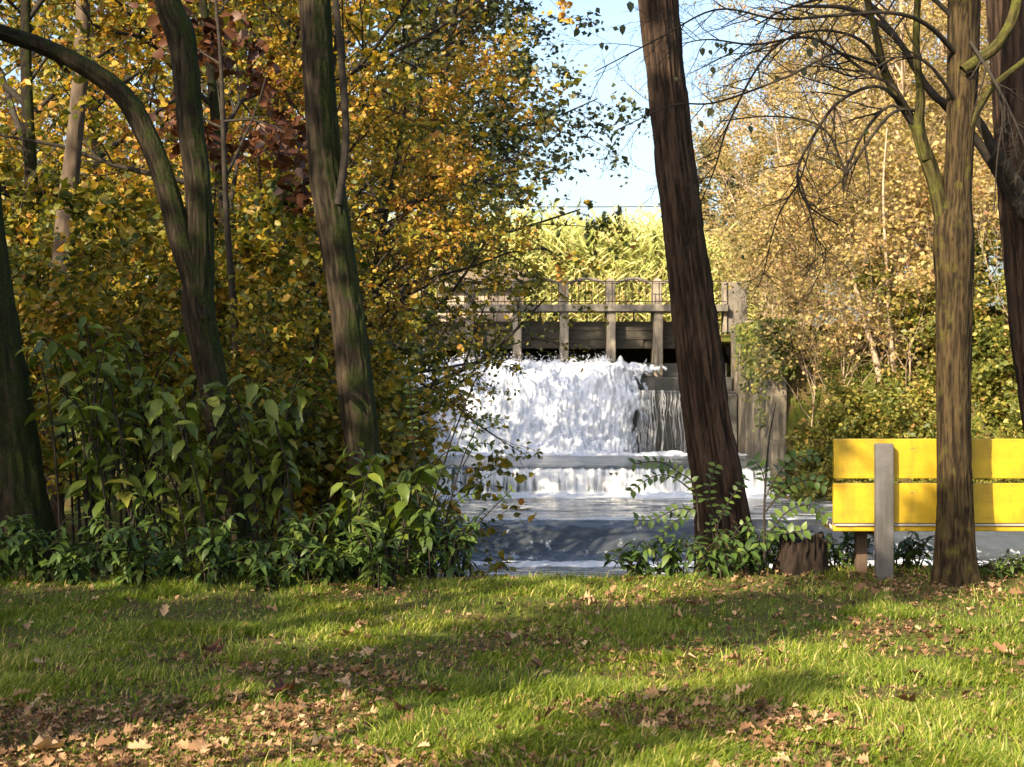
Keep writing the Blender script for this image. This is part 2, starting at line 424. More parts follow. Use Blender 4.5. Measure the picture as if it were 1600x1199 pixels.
# spray thrown off the cascade
rg = np.random.default_rng(5)
N = 2600
iu = rg.integers(0, int(nu * .76), N); iv = (rg.beta(1.0, 3.2, N) * (nv - 1)).astype(int)
hp = v3(x[iv, iu], y[iv, iu], z[iv, iu]) + np.abs(rg.normal(0, 1, (N, 3))) * np.array((.0, -.10, .13)) * (0.5 + rg.random((N, 1)))
r = .008 + .020 * rg.random(N) ** 2
octv = np.array([(1, 0, 0), (-1, 0, 0), (0, 1, 0), (0, -1, 0), (0, 0, 1.5), (0, 0, -1.5)])
octf = np.array([(0, 2, 4), (2, 1, 4), (1, 3, 4), (3, 0, 4), (2, 0, 5), (1, 2, 5), (3, 1, 5), (0, 3, 5)])
SV = (hp[:, None] + r[:, None, None] * octv[None]).reshape(-1, 3)
SF = (np.arange(N)[:, None, None] * 6 + octf[None]).reshape(-1, 3)
M['thin_fall'] = simple('thin_falling_water', (.22, .24, .25), (.58, .60, .62), 12, 0.35, bmp=0, mapping=(1, 1, .2))
M['foam'] = simple('white_foam', (.56, .60, .65), (.76, .78, .81), 9, 0.6, bmp=.6, bdist=.05)
link('spray', mesh_np('spray', SV, SF), M['foam'], kind='stuff', label='drops of white spray thrown up by the waterfall')

# thin strands over the bare wall at the right of the cascade
g = Geo(); rr = random.Random(4)
for i in range(75):
    xx = 4.7 + 1.9 * rr.random() ** 1.3
    z0 = .50; zb = ZA if i % 3 else .5 - 2.3 * (.35 + .6 * rr.random())
    pts = []; ph = rr.random() * 6
    for t in np.linspace(0, 1, 9):
        pts.append((xx + .05 * math.sin(ph + t * 7), 57.28 - .10 - .22 * t, z0 + (zb - z0) * t))
    w = .004 + .016 * rr.random() ** 2.5
    P = np.array(pts); R = np.array([w * (.5 + rr.random()) for _ in pts])
    g.tube(P, R, 4)
g.build('falling_strands', M['thin_fall'], kind='stuff', label='thin strands of water trickling down the dark wall')

# upper step: flat water, round lip, streaked curtain
def strip(name, x0, x1, nx, prof_rows, npf, dispf, mat, label, foamf=None, yoff=None):
    X_, S_ = np.meshgrid(np.linspace(x0, x1, nx), np.linspace(0, 1, npf))
    pr = resample(np.array(prof_rows), npf)
    Yv = np.broadcast_to(pr[:, 0][:, None], X_.shape).copy(); Zv = np.broadcast_to(pr[:, 1][:, None], X_.shape).copy()
    if yoff is not None: Yv = Yv + yoff(X_, S_)
    dy, dz = dispf(X_, S_, Yv, Zv)
    fo = np.clip(foamf(X_, S_, Yv, Zv), 0, 1).ravel() if foamf else np.full(X_.size, .5)
    return sheet(name, X_, Yv + dy, Zv + dz, mat, label=label, attrs={'foam': fo})

m1 = water_mat('curtain_water', (.07, .085, .09), .40, .62, (1, .2, .10), 7.5, 0.12, (1, 1, .12), 9, 0.7, 0.05, (.80, .80, .78), extra=0.9)
def d1(X_, S_, Yv, Zv):
    fall = sstep(.50, .62, S_)
    rdg = fbm(v3(X_ * 5.0, S_ * 1.2, 1.0), 3)
    rip = .03 * fbm(v3(X_ * 1.2, Yv * 1.6, 3.0), 3)
    return -fall * .16 * rdg, (1 - fall) * rip + fall * .04 * rdg
def f1(X_, S_, Yv, Zv):
    fall = sstep(.56, .68, S_)
    near = .42 * sstep(54.0, 55.4, Yv)
    return .16 + fall * (.46 + .25 * fbm(v3(X_ * .7, S_ * 2, 5.0), 3)) + .25 * sstep(.93, 1, S_) + near
strip('water_step', -6.0, 8.45, 620, [(55.6, ZA), (54.2, ZA), (52.6, ZA), (51.2, ZA), (50.2, ZA - .015), (49.65, ZA - .10), (49.42, ZA - .35), (49.34, ZA - .62), (49.30, ZB - .02)], 130, d1, m1,
      'curtain of water falling over the upper weir below the waterfall', f1)

# middle pool
m2 = water_mat('pool_water', (.11, .12, .115), .50, .72, (.30, 1.4, 1), 2.6, 0.07, (.45, 1, 1), 2.2, 0.55, 0.10, (.78, .80, .80), extra=1.0)
def d2(X_, S_, Yv, Zv): return 0 * X_, .06 * fbm(v3(X_ * .7, Yv * 1.7, 2.0), 4)
def f2_(X_, S_, Yv, Zv): return .53 + .55 * sstep(47.4, 48.9, Yv) + .06 * sstep(42.4, 41.9, Yv) + .02 * fbm(v3(X_ * .4, Yv, 9.0), 3)
X_, Y_ = np.meshgrid(np.linspace(-6.5, 18, 300), np.linspace(49.5, 41.7, 140))
dy, dz = d2(X_, None, Y_, None)
sheet('pool_water', X_, Y_, ZB + dz * sstep(41.7, 42.4, Y_), m2, label='rippling grey pool between the two weirs', attrs={'foam': np.clip(f2_(X_, None, Y_, None), 0, 1).ravel()})
# boiling foam at the foot of both falls
def foam_roll(name, x0, x1, yc, zc, h, w, seed, label, nx=420):
    X_, A_ = np.meshgrid(np.linspace(x0, x1, nx), np.linspace(0, math.pi, 22))
    k = 0.55 + .75 * fbm(v3(X_ * 2.2, A_ * .7, seed), 4, .6) + .35 * fbm(v3(X_ * .5, 0, seed + 3), 2)
    k = np.clip(k, .05, 2)
    sheet(name, X_, yc + w * np.cos(A_) * (.6 + .4 * k), zc - .04 + h * np.sin(A_) * k, M['foam'], kind='stuff', label=label)
foam_roll('foam', -6, 8.4, 55.35, ZA, .26, .55, 3.0, 'white foam boiling at the foot of the waterfall')
foam_roll('foam', -6.2, 8.6, 49.0, ZB, .20, .60, 11.0, 'white foam boiling below the water curtain')
foam_roll('foam', -6.5, 18, 38.95, ZC, .13, .55, 21.0, 'white foam line at the foot of the lower weir')

# lower weir: smooth tilted sheet
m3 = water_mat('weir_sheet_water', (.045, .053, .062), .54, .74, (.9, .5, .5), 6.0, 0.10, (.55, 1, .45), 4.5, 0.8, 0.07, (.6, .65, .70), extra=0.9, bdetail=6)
def d3(X_, S_, Yv, Zv):
    r_ = fbm(v3(X_ * 1.6, S_ * 6, 6.0), 4)
    return -.06 * r_, .05 * r_ * sstep(0, .1, S_)
def f3_(X_, S_, Yv, Zv): return .40 + .10 * sstep(.45, .85, S_) + .10 * fbm(v3(X_ * 1.2, S_ * 5, 3.0), 3) + .75 * np.exp(-((S_ - .05) / .05) ** 2) + .5 * sstep(.95, 1, S_)  # foam, plus the sky's bright reflection along the lip painted in as a foam band
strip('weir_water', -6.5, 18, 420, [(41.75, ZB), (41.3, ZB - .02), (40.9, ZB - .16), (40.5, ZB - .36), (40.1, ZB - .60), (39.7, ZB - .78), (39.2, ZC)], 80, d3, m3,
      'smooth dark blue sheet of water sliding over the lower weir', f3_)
X_, Y_ = np.meshgrid(np.linspace(-7, 40, 90), np.linspace(39.4, 13, 60))
sheet('river_water', X_, Y_, ZC - .02 + .03 * fbm(v3(X_ * .6, Y_ * .9, 2.0), 3), m2, label='river running on below the lower weir', attrs={'foam': np.full(X_.size, .5)})
X_, Y_ = np.meshgrid(np.linspace(-9, 11, 20), np.linspace(60.4, 67.2, 10))
sheet('upper_river_water', X_, Y_, 2.6 + 0 * X_, m2, label='still river held back behind the sluice gates', attrs={'foam': np.full(X_.size, .4)})

# ------------------------------------------------------------------ sluice bridge
def concrete(name, c0, c1, stain=(.06, .06, .04)):
    m, n, l, b = newmat(name)
    f = noise(n, l, 2.2, 8, rough=.65); g_ = noise(n, l, 5, 6, mapping=(1.4, 1.4, .18)); h = noise(n, l, 40, 4)
    c = ramp(n, l, f, [(.32, c0), (.68, c1)])
    c = mixc(n, l, ramp(n, l, g_, [(.48, (0, 0, 0)), (.66, (.85, .85, .85))]), c, stain)
    l.new(c, b.inputs['Base Color']); b.inputs['Roughness'].default_value = .88; bump(n, l, b, h, .4, .01)
    return m
M['conc'] = concrete('weathered_concrete', (.09, .08, .068), (.20, .18, .15), (.035, .035, .026))
M['conc_pale'] = concrete('pale_concrete', (.15, .13, .10), (.31, .27, .21), (.06, .052, .038))
M['conc_wet'] = concrete('wet_dark_concrete', (.035, .034, .032), (.085, .082, .075), (.028, .034, .022))
M['conc_wet'].node_tree.nodes['Principled BSDF'].inputs['Roughness'].default_value = .45
M['gate'] = simple('old_gate_timber', (.022, .020, .016), (.070, .062, .046), 3, .8, mapping=(.5, 1, 4))
M['iron'] = simple('rusty_iron', (.025, .018, .014), (.075, .048, .034), 20, .7)

def boxo(name, x0, x1, y0, y1, z0, z1, mat, parent, bevel=0.02, rough=0.0, seed=0, tint=None, cuts=0):
    cx, cy, cz = (x0 + x1) / 2, (y0 + y1) / 2, (z0 + z1) / 2
    bm = bmesh.new(); bmesh.ops.create_cube(bm, size=1)
    bmesh.ops.scale(bm, vec=(x1 - x0, y1 - y0, z1 - z0), verts=bm.verts)
    if bevel: bmesh.ops.bevel(bm, geom=list(bm.edges), offset=bevel, segments=2, affect='EDGES', profile=.6)
    if rough:
        bmesh.ops.subdivide_edges(bm, edges=[e for e in bm.edges if e.calc_length() > .15], cuts=cuts or 3, use_grid_fill=True)
        co = np.array([v.co for v in bm.verts]); d = rough * np.stack([fbm(co * 4 + seed + k * 9, 3) for k in range(3)], -1)
        for v, q in zip(bm.verts, d): v.co += Vector(q)
    me = bpy.data.meshes.new(name); bm.to_mesh(me); bm.free()
    o = link(name, me, mat, parent)
    pl = Vector(parent.location) if parent is not None else Vector((0, 0, 0))
    o.location = Vector((cx, cy, cz)) - pl
    return o

BY = 59.5
sl = empty('sluice_bridge', (1.2, BY, 1.4), 'concrete sluice bridge with iron railing above the waterfall', 'bridge')
def zpx(py, Y): return CAMZ - (py - HOR) * Y / FPX
zd0, zd1 = zpx(487, BY), zpx(476, BY)
boxo('deck', -6.2, 8.35, BY - .15, BY + 1.7, zd0, zd1, M['conc'], sl, .03, .015, 1, cuts=6)
for i, px_ in enumerate(PIERX + [7.6]):
    g_ = boxo('pier', px_ - .17, px_ + .17, BY, BY + 1.5, .9, zd0 - .004, M['conc_pale'] if i >= 3 else M['conc'], sl, .04, .025, i * 3.1, cuts=5)
for i, px_ in enumerate(PIERX + [7.6]):
    y0, y1 = BY + .55, BY + .93
    po = boxo('post', px_ - .19, px_ + .19, y0, y1, zd1 + .003, zpx(441, BY), M['conc'] if i in (2, 3) else M['conc_pale'], sl, .02, .01, i)
    bm = bmesh.new(); w = .22
    vs_ = [bm.verts.new(q) for q in ((-w, -w, 0), (w, -w, 0), (w, w, 0), (-w, w, 0), (-w, -w, .05), (w, -w, .05), (w, w, .05), (-w, w, .05), (0, -w * .9, .22), (0, w * .9, .22))]
    for fc in ((3, 2, 1, 0), (0, 1, 5, 4), (1, 2, 6, 5), (2, 3, 7, 6), (3, 0, 4, 7), (4, 5, 8), (6, 7, 9), (5, 6, 9, 8), (7, 4, 8, 9)): bm.faces.new([vs_[k] for k in fc])
    me = bpy.data.meshes.new('post_cap'); bm.to_mesh(me); bm.free()
    cap = link('post_cap', me, M['conc_pale'], po); cap.location = (0, 0, (zpx(441, BY) - zd1) / 2 + .001)
allp = PIERX + [7.6]
for i in range(len(allp) - 1):
    x0, x1 = allp[i] + .22, allp[i + 1] - .22
    t = np.linspace(-1, 1, 15)
    P = v3((x0 + x1) / 2 + t * (x1 - x0) / 2, BY + .74, zpx(442, BY) + .20 * (1 - t * t)) - np.array(sl.location)
    g = Geo(); g.tube(P, np.full(15, .065), 6); g.build('arched_rail', M['conc'], sl)
    # gate boards, stem
    zg = [zpx(502, BY), zpx(517, BY), zpx(531, BY), zpx(545, BY)]
    gt = boxo('gate', allp[i] + .18, allp[i + 1] - .18, BY + .72, BY + .78, zg[-1] + .01, zg[0] - .02, M['gate'], sl, .01)
    for k in range(3):
        xr = allp[i + 1] - .18
        if i == 5 and k == 2: xr -= .36
        bd = boxo('gate_board', allp[i] + .18, xr, BY + .60 + .02 * k, BY + .716, zg[k + 1] + .012, zg[k], M['gate'], sl, .012, .01, i + k)
    g = Geo(); xm = (x0 + x1) / 2
    g.tube(np.array([(xm, BY + .66, zg[0] - .05), (xm, BY + .66, zd0)]) - np.array(sl.location), [.03, .03], 6); g.build('gate_stem', M['iron'], sl)
# iron railing
zr0, zr1 = zd1 + .003, zpx(440, BY)
for zz in (zr1, zr1 - .78):
    g = Geo(); g.tube(v3(np.linspace(-6.1, 8.3, 12), BY - .03, zz) - np.array(sl.location), np.full(12, .022), 5); g.build('rail', M['iron'], sl)
g = Geo(); g.tube(np.array([(0, 0, 0), (0, 0, zr1 - zr0)]), [.017, .017], 5); barme = g.mesh('railing_bar'); barme.materials.append(M['iron'])
for xb in np.arange(-6.0, 8.3, .26):
    o = link('railing_bar', barme, None, sl); o.location = (xb - 1.2, -.03, zr0 - 1.4)
# steps of the apron
boxo('step', -6.2, 8.40, 58.55, 61.2, -2.6, .98, M['conc_wet'], sl, .04, .02, 1, cuts=8)
boxo('step', -6.2, 8.40, 57.55, 58.55, -2.6, .44, M['conc_wet'], sl, .04, .02, 2, cuts=8)
boxo('step', -6.2, 8.40, 57.30, 57.55, -2.6, .36, M['conc_wet'], sl, .04, .02, 3, cuts=8)
boxo('sill', -6.2, 8.40, 60.02, 61.2, .99, 1.50, M['conc_wet'], sl, .03, .02, 4, cuts=6)
boxo('weir_wall', -6.2, 8.45, 49.55, 50.3, -5, ZA - .22, M['conc_wet'], sl, .05)
boxo('weir_wall', -6.6, 18, 41.0, 42.4, -6, ZB - .30, M['conc_wet'], sl, .05)
# end pillar of the railing on the far side of the leaning tree
ep = empty('end_pillar', (8.6, BY + .4, 2.75), 'square concrete end pillar of the bridge by the bushes', 'pillar')
boxo('panel', 8.35, 9.15, BY + .2, BY + .8, 2.7, zpx(441, BY), M['conc'], ep, .03, .015, 3)
boxo('edge_strip', 8.22, 8.345, BY + .1, BY + .85, 2.7, zpx(439, BY), M['conc_pale'], ep, .02)

# wing wall on the right of the falls
M['conc_vine'] = concrete('stained_wall', (.10, .085, .06), (.22, .185, .13), (.045, .04, .025))
ww = empty('wing_wall', (8.6, 55, -1), 'tall stained concrete wing wall right of the waterfall', 'wall')
boxo('wall_panel', 8.46, 8.95, 55.5, 59.45, -5, 3.05, M['conc_vine'], ww, .05, .03, 2, cuts=8)
boxo('wall_panel', 8.50, 8.95, 50.0, 55.49, -5, 2.7, M['conc_vine'], ww, .05, .03, 5, cuts=8)
boxo('buttress', 8.30, 8.75, 49.3, 49.99, -5, -1.0, M['conc_vine'], ww, .05, .03, 7, cuts=6)

# gate keeper's hut, mostly behind leaves
hut = empty('gatehouse', (-.6, 63.0, 2.6), 'small gatehouse with shallow boarded roof half hidden by leaves', 'hut')
M['plaster'] = simple('old_plaster', (.26, .21, .16), (.44, .37, .29), 3, .9)
M['roofboard'] = simple('grey_roof_boards', (.10, .075, .055), (.24, .19, .14), 4, .8, mapping=(.4, 2, 2))
boxo('wall', -3.0, .45, 62.0, 64.4, 2.2, 4.55, M['plaster'], hut, .03, .02, 2, cuts=5)
boxo('eave_board', -3.30, .20, 61.55, 61.68, 4.58, 4.72, M['conc_pale'], hut, .01)
RP = [(-3.35, 61.6, 4.65), (1.0, 61.6, 4.40), (1.0, 64.8, 4.40), (-3.35, 64.8, 4.65)]
for k in range(7):                              # roof boards, lapped, falling to the right
    t0, t1 = k / 7, (k + 1) / 7
    g = Geo(); x0, x1 = -.15 + 1.15 * t0, -.15 + 1.15 * t1 + .03
    z0, z1 = 5.42 - .55 * t0, 5.42 - .55 * t1
    g.add(np.array([(x0, 61.5, z0), (x1, 61.5, z1), (x1, 64.9, z1), (x0, 64.9, z0), (x0, 61.5, z0 - .05), (x1, 61.5, z1 - .06), (x1, 64.9, z1 - .06), (x0, 64.9, z0 - .05)]) - np.array(hut.location),
          [(0, 1, 2, 3), (7, 6, 5, 4), (0, 4, 5, 1), (1, 5, 6, 2), (2, 6, 7, 3), (3, 7, 4, 0)])
    g.build('roof_board', M['roofboard'], hut, smooth=False)
g = Geo(); g.add(np.array([(-.15, 61.55, 5.40), (.98, 61.55, 4.86), (.45, 61.55, 4.58), (-3.3, 61.55, 4.72), (-3.3, 61.55, 5.25)]) - np.array(hut.location), T=[(0, 2, 1), (0, 3, 2), (0, 4, 3)])
g.build('gable', M['roofboard'], hut, smooth=False)
g = Geo(); g.add(np.array([(-3.4, 61.5, 5.30), (-.15, 61.5, 5.45), (-.15, 64.9, 5.45), (-3.4, 64.9, 5.30), (-3.4, 61.5, 5.22), (-.15, 61.5, 5.37), (-.15, 64.9, 5.37), (-3.4, 64.9, 5.22)]) - np.array(hut.location),
                 [(0, 1, 2, 3), (7, 6, 5, 4), (0, 4, 5, 1), (1, 5, 6, 2), (2, 6, 7, 3), (3, 7, 4, 0)])
g.build('roof_slab', M['conc_pale'], hut, smooth=False)
g = Geo(); P = v3(np.linspace(-30, 40, 40), 95, 0); P[:, 2] = zpx(323.5, 95) + .0011 * (P[:, 0] - 4) ** 2
g.tube(P, np.full(40, .028), 4); g.build('power_line', M['iron'], label='thin dark power line crossing the pale sky', cat='cable')

# ------------------------------------------------------------------ trees
def bark_trunk(P, R, k, seed, depth=0.12, freq=7.0, zf=1.6, flare=0.0):
    """tube with real furrows; returns V, Q, tint"""
    P = np.asarray(P); n = len(P)
    T, U, W = frames(P)
    a = np.arange(k) * 2 * math.pi / k
    s = np.concatenate([[0], np.cumsum(np.linalg.norm(np.diff(P, axis=0), axis=1))])
    A, S = np.meshgrid(a, s)
    ca, sa = np.cos(A), np.sin(A)
    q = v3(ca * freq * .5, sa * freq * .5, S * zf)
    warp = .35 * fbm(q * .5 + 3, 2)
    f = sstep(.0, .26, np.abs(fbm(v3(ca * freq * .5 + warp + seed, sa * freq * .5 - warp, S * zf), 4, .6)))   # 0 in a crack, 1 on a plate
    f = f * (.8 + .2 * vnoise(v3(ca * freq * 1.6, sa * freq * 1.6, S * zf * 3)))
    big = fbm(v3(ca * .9 + seed, sa * .9, S * .9), 3)
    Rr = R[:, None] * (1 + depth * (f - .75) + .10 * big)
    if flare:
        fl = flare * np.exp(-S / .22)
        Rr = Rr * (1 + fl * (1 + .5 * np.cos(A * 5 + seed)))
    V = P[:, None] + Rr[..., None] * (ca[..., None] * U[:, None] + sa[..., None] * W[:, None])
    i = np.arange(n - 1)[:, None] * k; j = np.arange(k)[None]; j2 = (j + 1) % k
    Q = np.stack([i + j, i + j2, i + k + j2, i + k + j], -1).reshape(-1, 4)
    return V.reshape(-1, 3), Q, np.clip(f, 0, 1).ravel()

def near_limb(name, rows, Y, mat, parent, seed, k=64, n=None, flare=0.0, depth=.13, freq=7.5, zf=1.5):
    P, R = pxpath(rows, Y, n or max(24, int(len(rows) * 26)))
    V, Q, t = bark_trunk(P, R, k, seed, depth, freq, zf, flare)
    o = link(name, mesh_np(name, V - np.array(parent.location), [Q], True, {'tint': t}), mat, parent)
    return o, P, R

def perp(rng, d):
    r = rng.normal(0, 1, 3); r -= d * r.dot(d); return r / (np.linalg.norm(r) + 1e-9)

def grow(rng, p, d, L, r, lev, spec, polys, tips):
    """spec[lev] = (segments, bend, tropism z, nchild, child len, child angle, first fraction)"""
    ns, bend, trop, nch, cl, ca, ff = spec[lev]
    pts = [p]; rad = [r]; dd = d / np.linalg.norm(d)
    for i in range(ns):
        dd = dd + bend * rng.normal(0, 1, 3) + np.array((0, 0, trop)); dd /= np.linalg.norm(dd)
        pts.append(pts[-1] + dd * L / ns); rad.append(r * (1 - .75 * (i + 1) / ns))
    pts = np.array(pts); rad = np.array(rad); polys.append((lev, pts, rad))
    if lev + 1 >= len(spec): tips.append(pts); return
    m = max(1, int(round(nch * (.75 + .5 * rng.random()))))
    for c_ in range(m):
        t = ff + (1 - ff) * (c_ + rng.random()) / m; t = min(t, .98)
        x_ = t * ns; i = int(x_); f_ = x_ - i
        q = pts[i] * (1 - f_) + pts[i + 1] * f_; rr_ = rad[i] * (1 - f_) + rad[i + 1] * f_
        ax = pts[i + 1] - pts[i]; ax /= np.linalg.norm(ax)
        an = ca * (.7 + .6 * rng.random())
        nd = ax * math.cos(an) + perp(rng, ax) * math.sin(an)
        grow(rng, q, nd, L * cl * (.65 + .7 * rng.random()) * (1.15 - .5 * t), max(rr_ * .62, .0015), lev + 1, spec, polys, tips)

def leaves_on(rng, tips, per, spread, size, sv=.35, droop=.35, base=.5, clump=.22, rnd=.2, cs=.6):
    P = np.concatenate([t[rng.integers(0, len(t) - 1, per)] + 0 for t in tips])
    Pn = np.concatenate([np.broadcast_to(t[-1] - t[0], (per, 3)) for t in tips])
    N = len(P)
    P = P + (Pn * rng.random((N, 1)) * .25) + rng.normal(0, spread, (N, 3))
    d = rng.normal(0, 1, (N, 3)); d[:, 2] = d[:, 2] * .5 - droop
    nm = rng.normal(0, .75, (N, 3)) + np.array((-.12, -.22, .60))
    s_ = size * (1 + sv * rng.normal(0, 1, N)).clip(.40, 1.9)
    tint = np.clip(base + clump * 2 * fbm(P * cs, 2) + rnd * rng.normal(0, 1, N), 0, 1)
    return P, d, nm, s_, tint

def make_tree(name, loc, seed, H, r0, spec, per, spread, size, leafkind, leafmat, barkmat, label, cat, group, base=.5, lean=(0, 0), first=.2, hgrad=0.0, keep=None, twigmat=None, rnd=.2, clump=.22, crown='crown'):
    rng = np.random.default_rng(seed)
    polys, tips = [], []
    grow(rng, np.zeros(3), np.array((lean[0], lean[1], 1.0)), H, r0, 0, spec, polys, tips)
    root = empty(name, loc, label, cat, group)
    g0, g1 = Geo(), Geo()
    for lev, P, R in polys:
        if lev == 0:
            P2 = resample(np.c_[P, R], 20); g0.tube(P2[:, :3], P2[:, 3], 10)
        elif lev == 1: g1.tube(P, R, 6)
        else: g1.tube(P, np.maximum(R, .003), 3)
    g0.build('trunk', barkmat, root)
    g1.build('limbs', twigmat or barkmat, root)
    if per:
        P, d, nm, s_, t = leaves_on(rng, tips, per, spread, size, base=base, rnd=rnd, clump=clump)
        if hgrad: t = np.clip(t + hgrad * (P[:, 2] / H - .5), 0, 1)
        ok = P[:, 2] > .05
        if keep is not None: ok &= keep(P)
        link(crown, leaf_mesh(crown, leafkind, P[ok], d[ok], nm[ok], s_[ok], t[ok]), leafmat, root)
    return root

def gz(x, y): return float(ground(np.array([x]), np.array([y]))[0])

# --- trees of the wood on the left bank
S_TALL = [(8, .05, .02, 15, .34, 1.05, .10), (5, .13, .03, 7, .50, .8, .2), (4, .18, -.01, 6, .55, .8, .15), (3, .22, -.06, 0, 0, 0, 0)]
S_SHRUB = [(4, .10, .02, 12, .75, .75, .04), (5, .16, .02, 7, .45, .8, .2), (4, .22, -.02, 5, .5, .9, .15), (3, .22, -.08, 0, 0, 0, 0)]
G_W = 'trees of the golden wood'
W1 = make_tree('wood_tree', (-5.5, 17.5, gz(-5.5, 17.5)), 11, 9.5, .11, S_TALL, 15, .05, .092, 'oval', M['gold'], M['bark_moss'], 'golden green broadleaf tree crowding the wood left of the river', 'tree', G_W, base=.54, hgrad=.30, twigmat=M['twig'])
W2 = make_tree('wood_tree', (-2.9, 20.5, gz(-2.9, 20.5)), 23, 10.0, .12, S_TALL, 15, .05, .092, 'oval', M['gold'], M['bark_moss'], 'golden green broadleaf tree crowding the wood left of the river', 'tree', G_W, base=.56, hgrad=.35, twigmat=M['twig'])
W3 = make_tree('wood_tree', (-8.5, 22, gz(-8.5, 22)), 37, 10.5, .13, S_TALL, 15, .05, .098, 'oval', M['gold'], M['bark_moss'], 'golden green broadleaf tree crowding the wood left of the river', 'tree', G_W, base=.52, hgrad=.25, twigmat=M['twig'])
lab_w = 'golden green broadleaf tree crowding the wood left of the river'
for i, (src, x_, y_, a_, s_) in enumerate([(W1, -3.6, 25.5, 2.1, 1.15), (W2, -7.0, 27.0, 1.0, 1.2), (W3, -4.9, 32.0, 3.3, 1.25), (W1, -11.0, 30.0, 4.2, 1.3), (W2, -3.4, 38.0, 5.1, 1.3), (W3, -9.0, 39.0, .6, 1.4), (W1, -13.5, 40.0, 1.5, 1.6), (W2, -6.2, 48.0, 2.6, 1.5), (W3, -3.1, 17.0, 5.2, .75), (W1, -7.0, 36.0, 5.5, 1.5), (W2, -11.5, 46.0, 4.0, 1.7), (W2, -2.5, 18.6, 3.6, .62), (W1, -5.0, 45.5, 2.9, 1.55)]):
    copy_tree(src, (x_, y_, gz(x_, y_)), a_, lab_w, s_, G_W)
ov = copy_tree(W2, (-2.45, 19.6, gz(-2.45, 19.6)), 0, 'leaning golden tree whose low boughs overhang the bridge railing', .62, G_W); ov.rotation_euler = (0, .22, 0)
U1 = make_tree('wood_shrub', (-4.2, 14.4, gz(-4.2, 14.4)), 51, 2.4, .03, S_SHRUB, 13, .05, .088, 'oval', M['gold'], M['twig'], 'leafy olive shrub filling the wood floor left of the river', 'shrub', 'shrubs of the wood floor', base=.38, twigmat=M['twig'])
U2 = make_tree('wood_shrub', (-2.75, 15.2, gz(-2.75, 15.2)), 57, 2.4, .03, S_SHRUB, 13, .05, .082, 'oval', M['gold'], M['twig'], 'leafy olive shrub filling the wood floor left of the river', 'shrub', 'shrubs of the wood floor', base=.42, twigmat=M['twig'])
for i, (src, x_, y_, a_, s_) in enumerate([(U1, -3.3, 16.6, 1.2, 1.1), (U2, -5.6, 16.2, 2.3, 1.15), (U1, -3.0, 19.5, 3.1, 1.0), (U2, -4.2, 20.5, .4, 1.3), (U1, -6.6, 20.0, 5.0, 1.3), (U2, -3.4, 24.0, 4.4, 1.2), (U1, -4.4, 29.0, 2.0, 1.5), (U1, -4.9, 35.0, .8, 1.6), (U2, -5.6, 43.0, 2.9, 1.7), (U1, -4.9, 13.0, 2.2, .75), (U2, -3.5, 13.3, 4.0, .75), (U1, -2.3, 13.6, .9, .7), (U2, -1.8, 16.0, 1.9, 1.05), (U1, -1.7, 17.4, .3, 1.15), (U2, -2.0, 19.5, 2.7, 1.2), (U1, -1.9, 15.5, 5.6, .85)]):
    copy_tree(src, (x_, y_, gz(x_, y_)), a_, 'leafy olive shrub filling the wood floor left of the river', s_, 'shrubs of the wood floor')
make_tree('grey_green_tree', (-3.3, 34, gz(-3.3, 34)), 71, 11.5, .16, [(8, .05, .02, 15, .30, 1.05, .42)] + S_TALL[1:], 14, .12, .13, 'far', M['darkgreen'], M['twig'], 'grey green tree reaching into the sky behind the golden wood', 'tree', None, base=.5, lean=(.24, 0))
make_tree('red_oak', (-2.45, 14.3, gz(-2.45, 14.3)), 83, 5.2, .05, [(7, .05, .02, 7, .30, 1.2, .62), (4, .12, -.03, 5, .5, .8, .25), (3, .2, -.12, 4, .5, .9, .2), (3, .2, -.15, 0, 0, 0, 0)], 11, .06, .11, 'oval', M['redbrown'], M['twig'], 'young oak with drooping red brown leaves between the mossy trunks', 'tree', None, base=.5)

# --- the six trunks near the camera
tA = empty('mossy_tree', at(25, 890, 11.4), 'thick mossy tree trunk cut by the left edge of the picture', 'tree')
near_limb('trunk', [(40, 900, 125), (27, 800, 100), (-3, 600, 92), (-33, 400, 88), (-48, 240, 86), (-62, 0, 84), (-75, -250, 76)], 11.4, M['bark_moss'], tA, 2.0, flare=.2)
tB = empty('mossy_forked_tree', at(366, 900, 11.9), 'dark mossy tree forking into an upright stem and a bent arm', 'tree')
near_limb('trunk', [(372, 905, 60), (364, 770, 42), (348, 680, 44), (325, 560, 48), (312, 490, 52), (312, 430, 50), (311, 300, 43), (299, 200, 42), (289, 100, 42), (280, 50, 46), (262, 0, 40), (240, -120, 34), (225, -300, 26)], 11.9, M['bark_moss'], tB, 5.0, flare=.2)
near_limb('bent_arm', [(318, 500, 34), (300, 430, 38), (286, 390, 38), (262, 300, 36), (238, 232, 35), (200, 158, 33), (150, 115, 30), (80, 78, 27), (0, 50, 24), (-120, 10, 18)], 11.85, M['bark_moss'], tB, 6.0, k=40)
tC = empty('mossy_slim_tree', at(592, 900, 11.7), 'dark upright mossy trunk with a thin side stem', 'tree')
near_limb('trunk', [(600, 905, 82), (577, 790, 52), (560, 640, 56), (541, 480, 54), (526, 380, 52), (511, 280, 54), (500, 150, 50), (492, 0, 50), (480, -250, 44)], 11.7, M['bark_moss'], tC, 9.0, flare=.2)
near_limb('side_stem', [(528, 320, 14), (536, 270, 13), (540, 200, 12), (534, 100, 11), (524, 0, 10), (510, -150, 7)], 11.6, M['twig'], tC, 9.5, k=14)
tE = empty('leaning_tree', at(1140, 880, 11.6), 'tall leaning tree with stringy brown bark before the waterfall', 'tree')
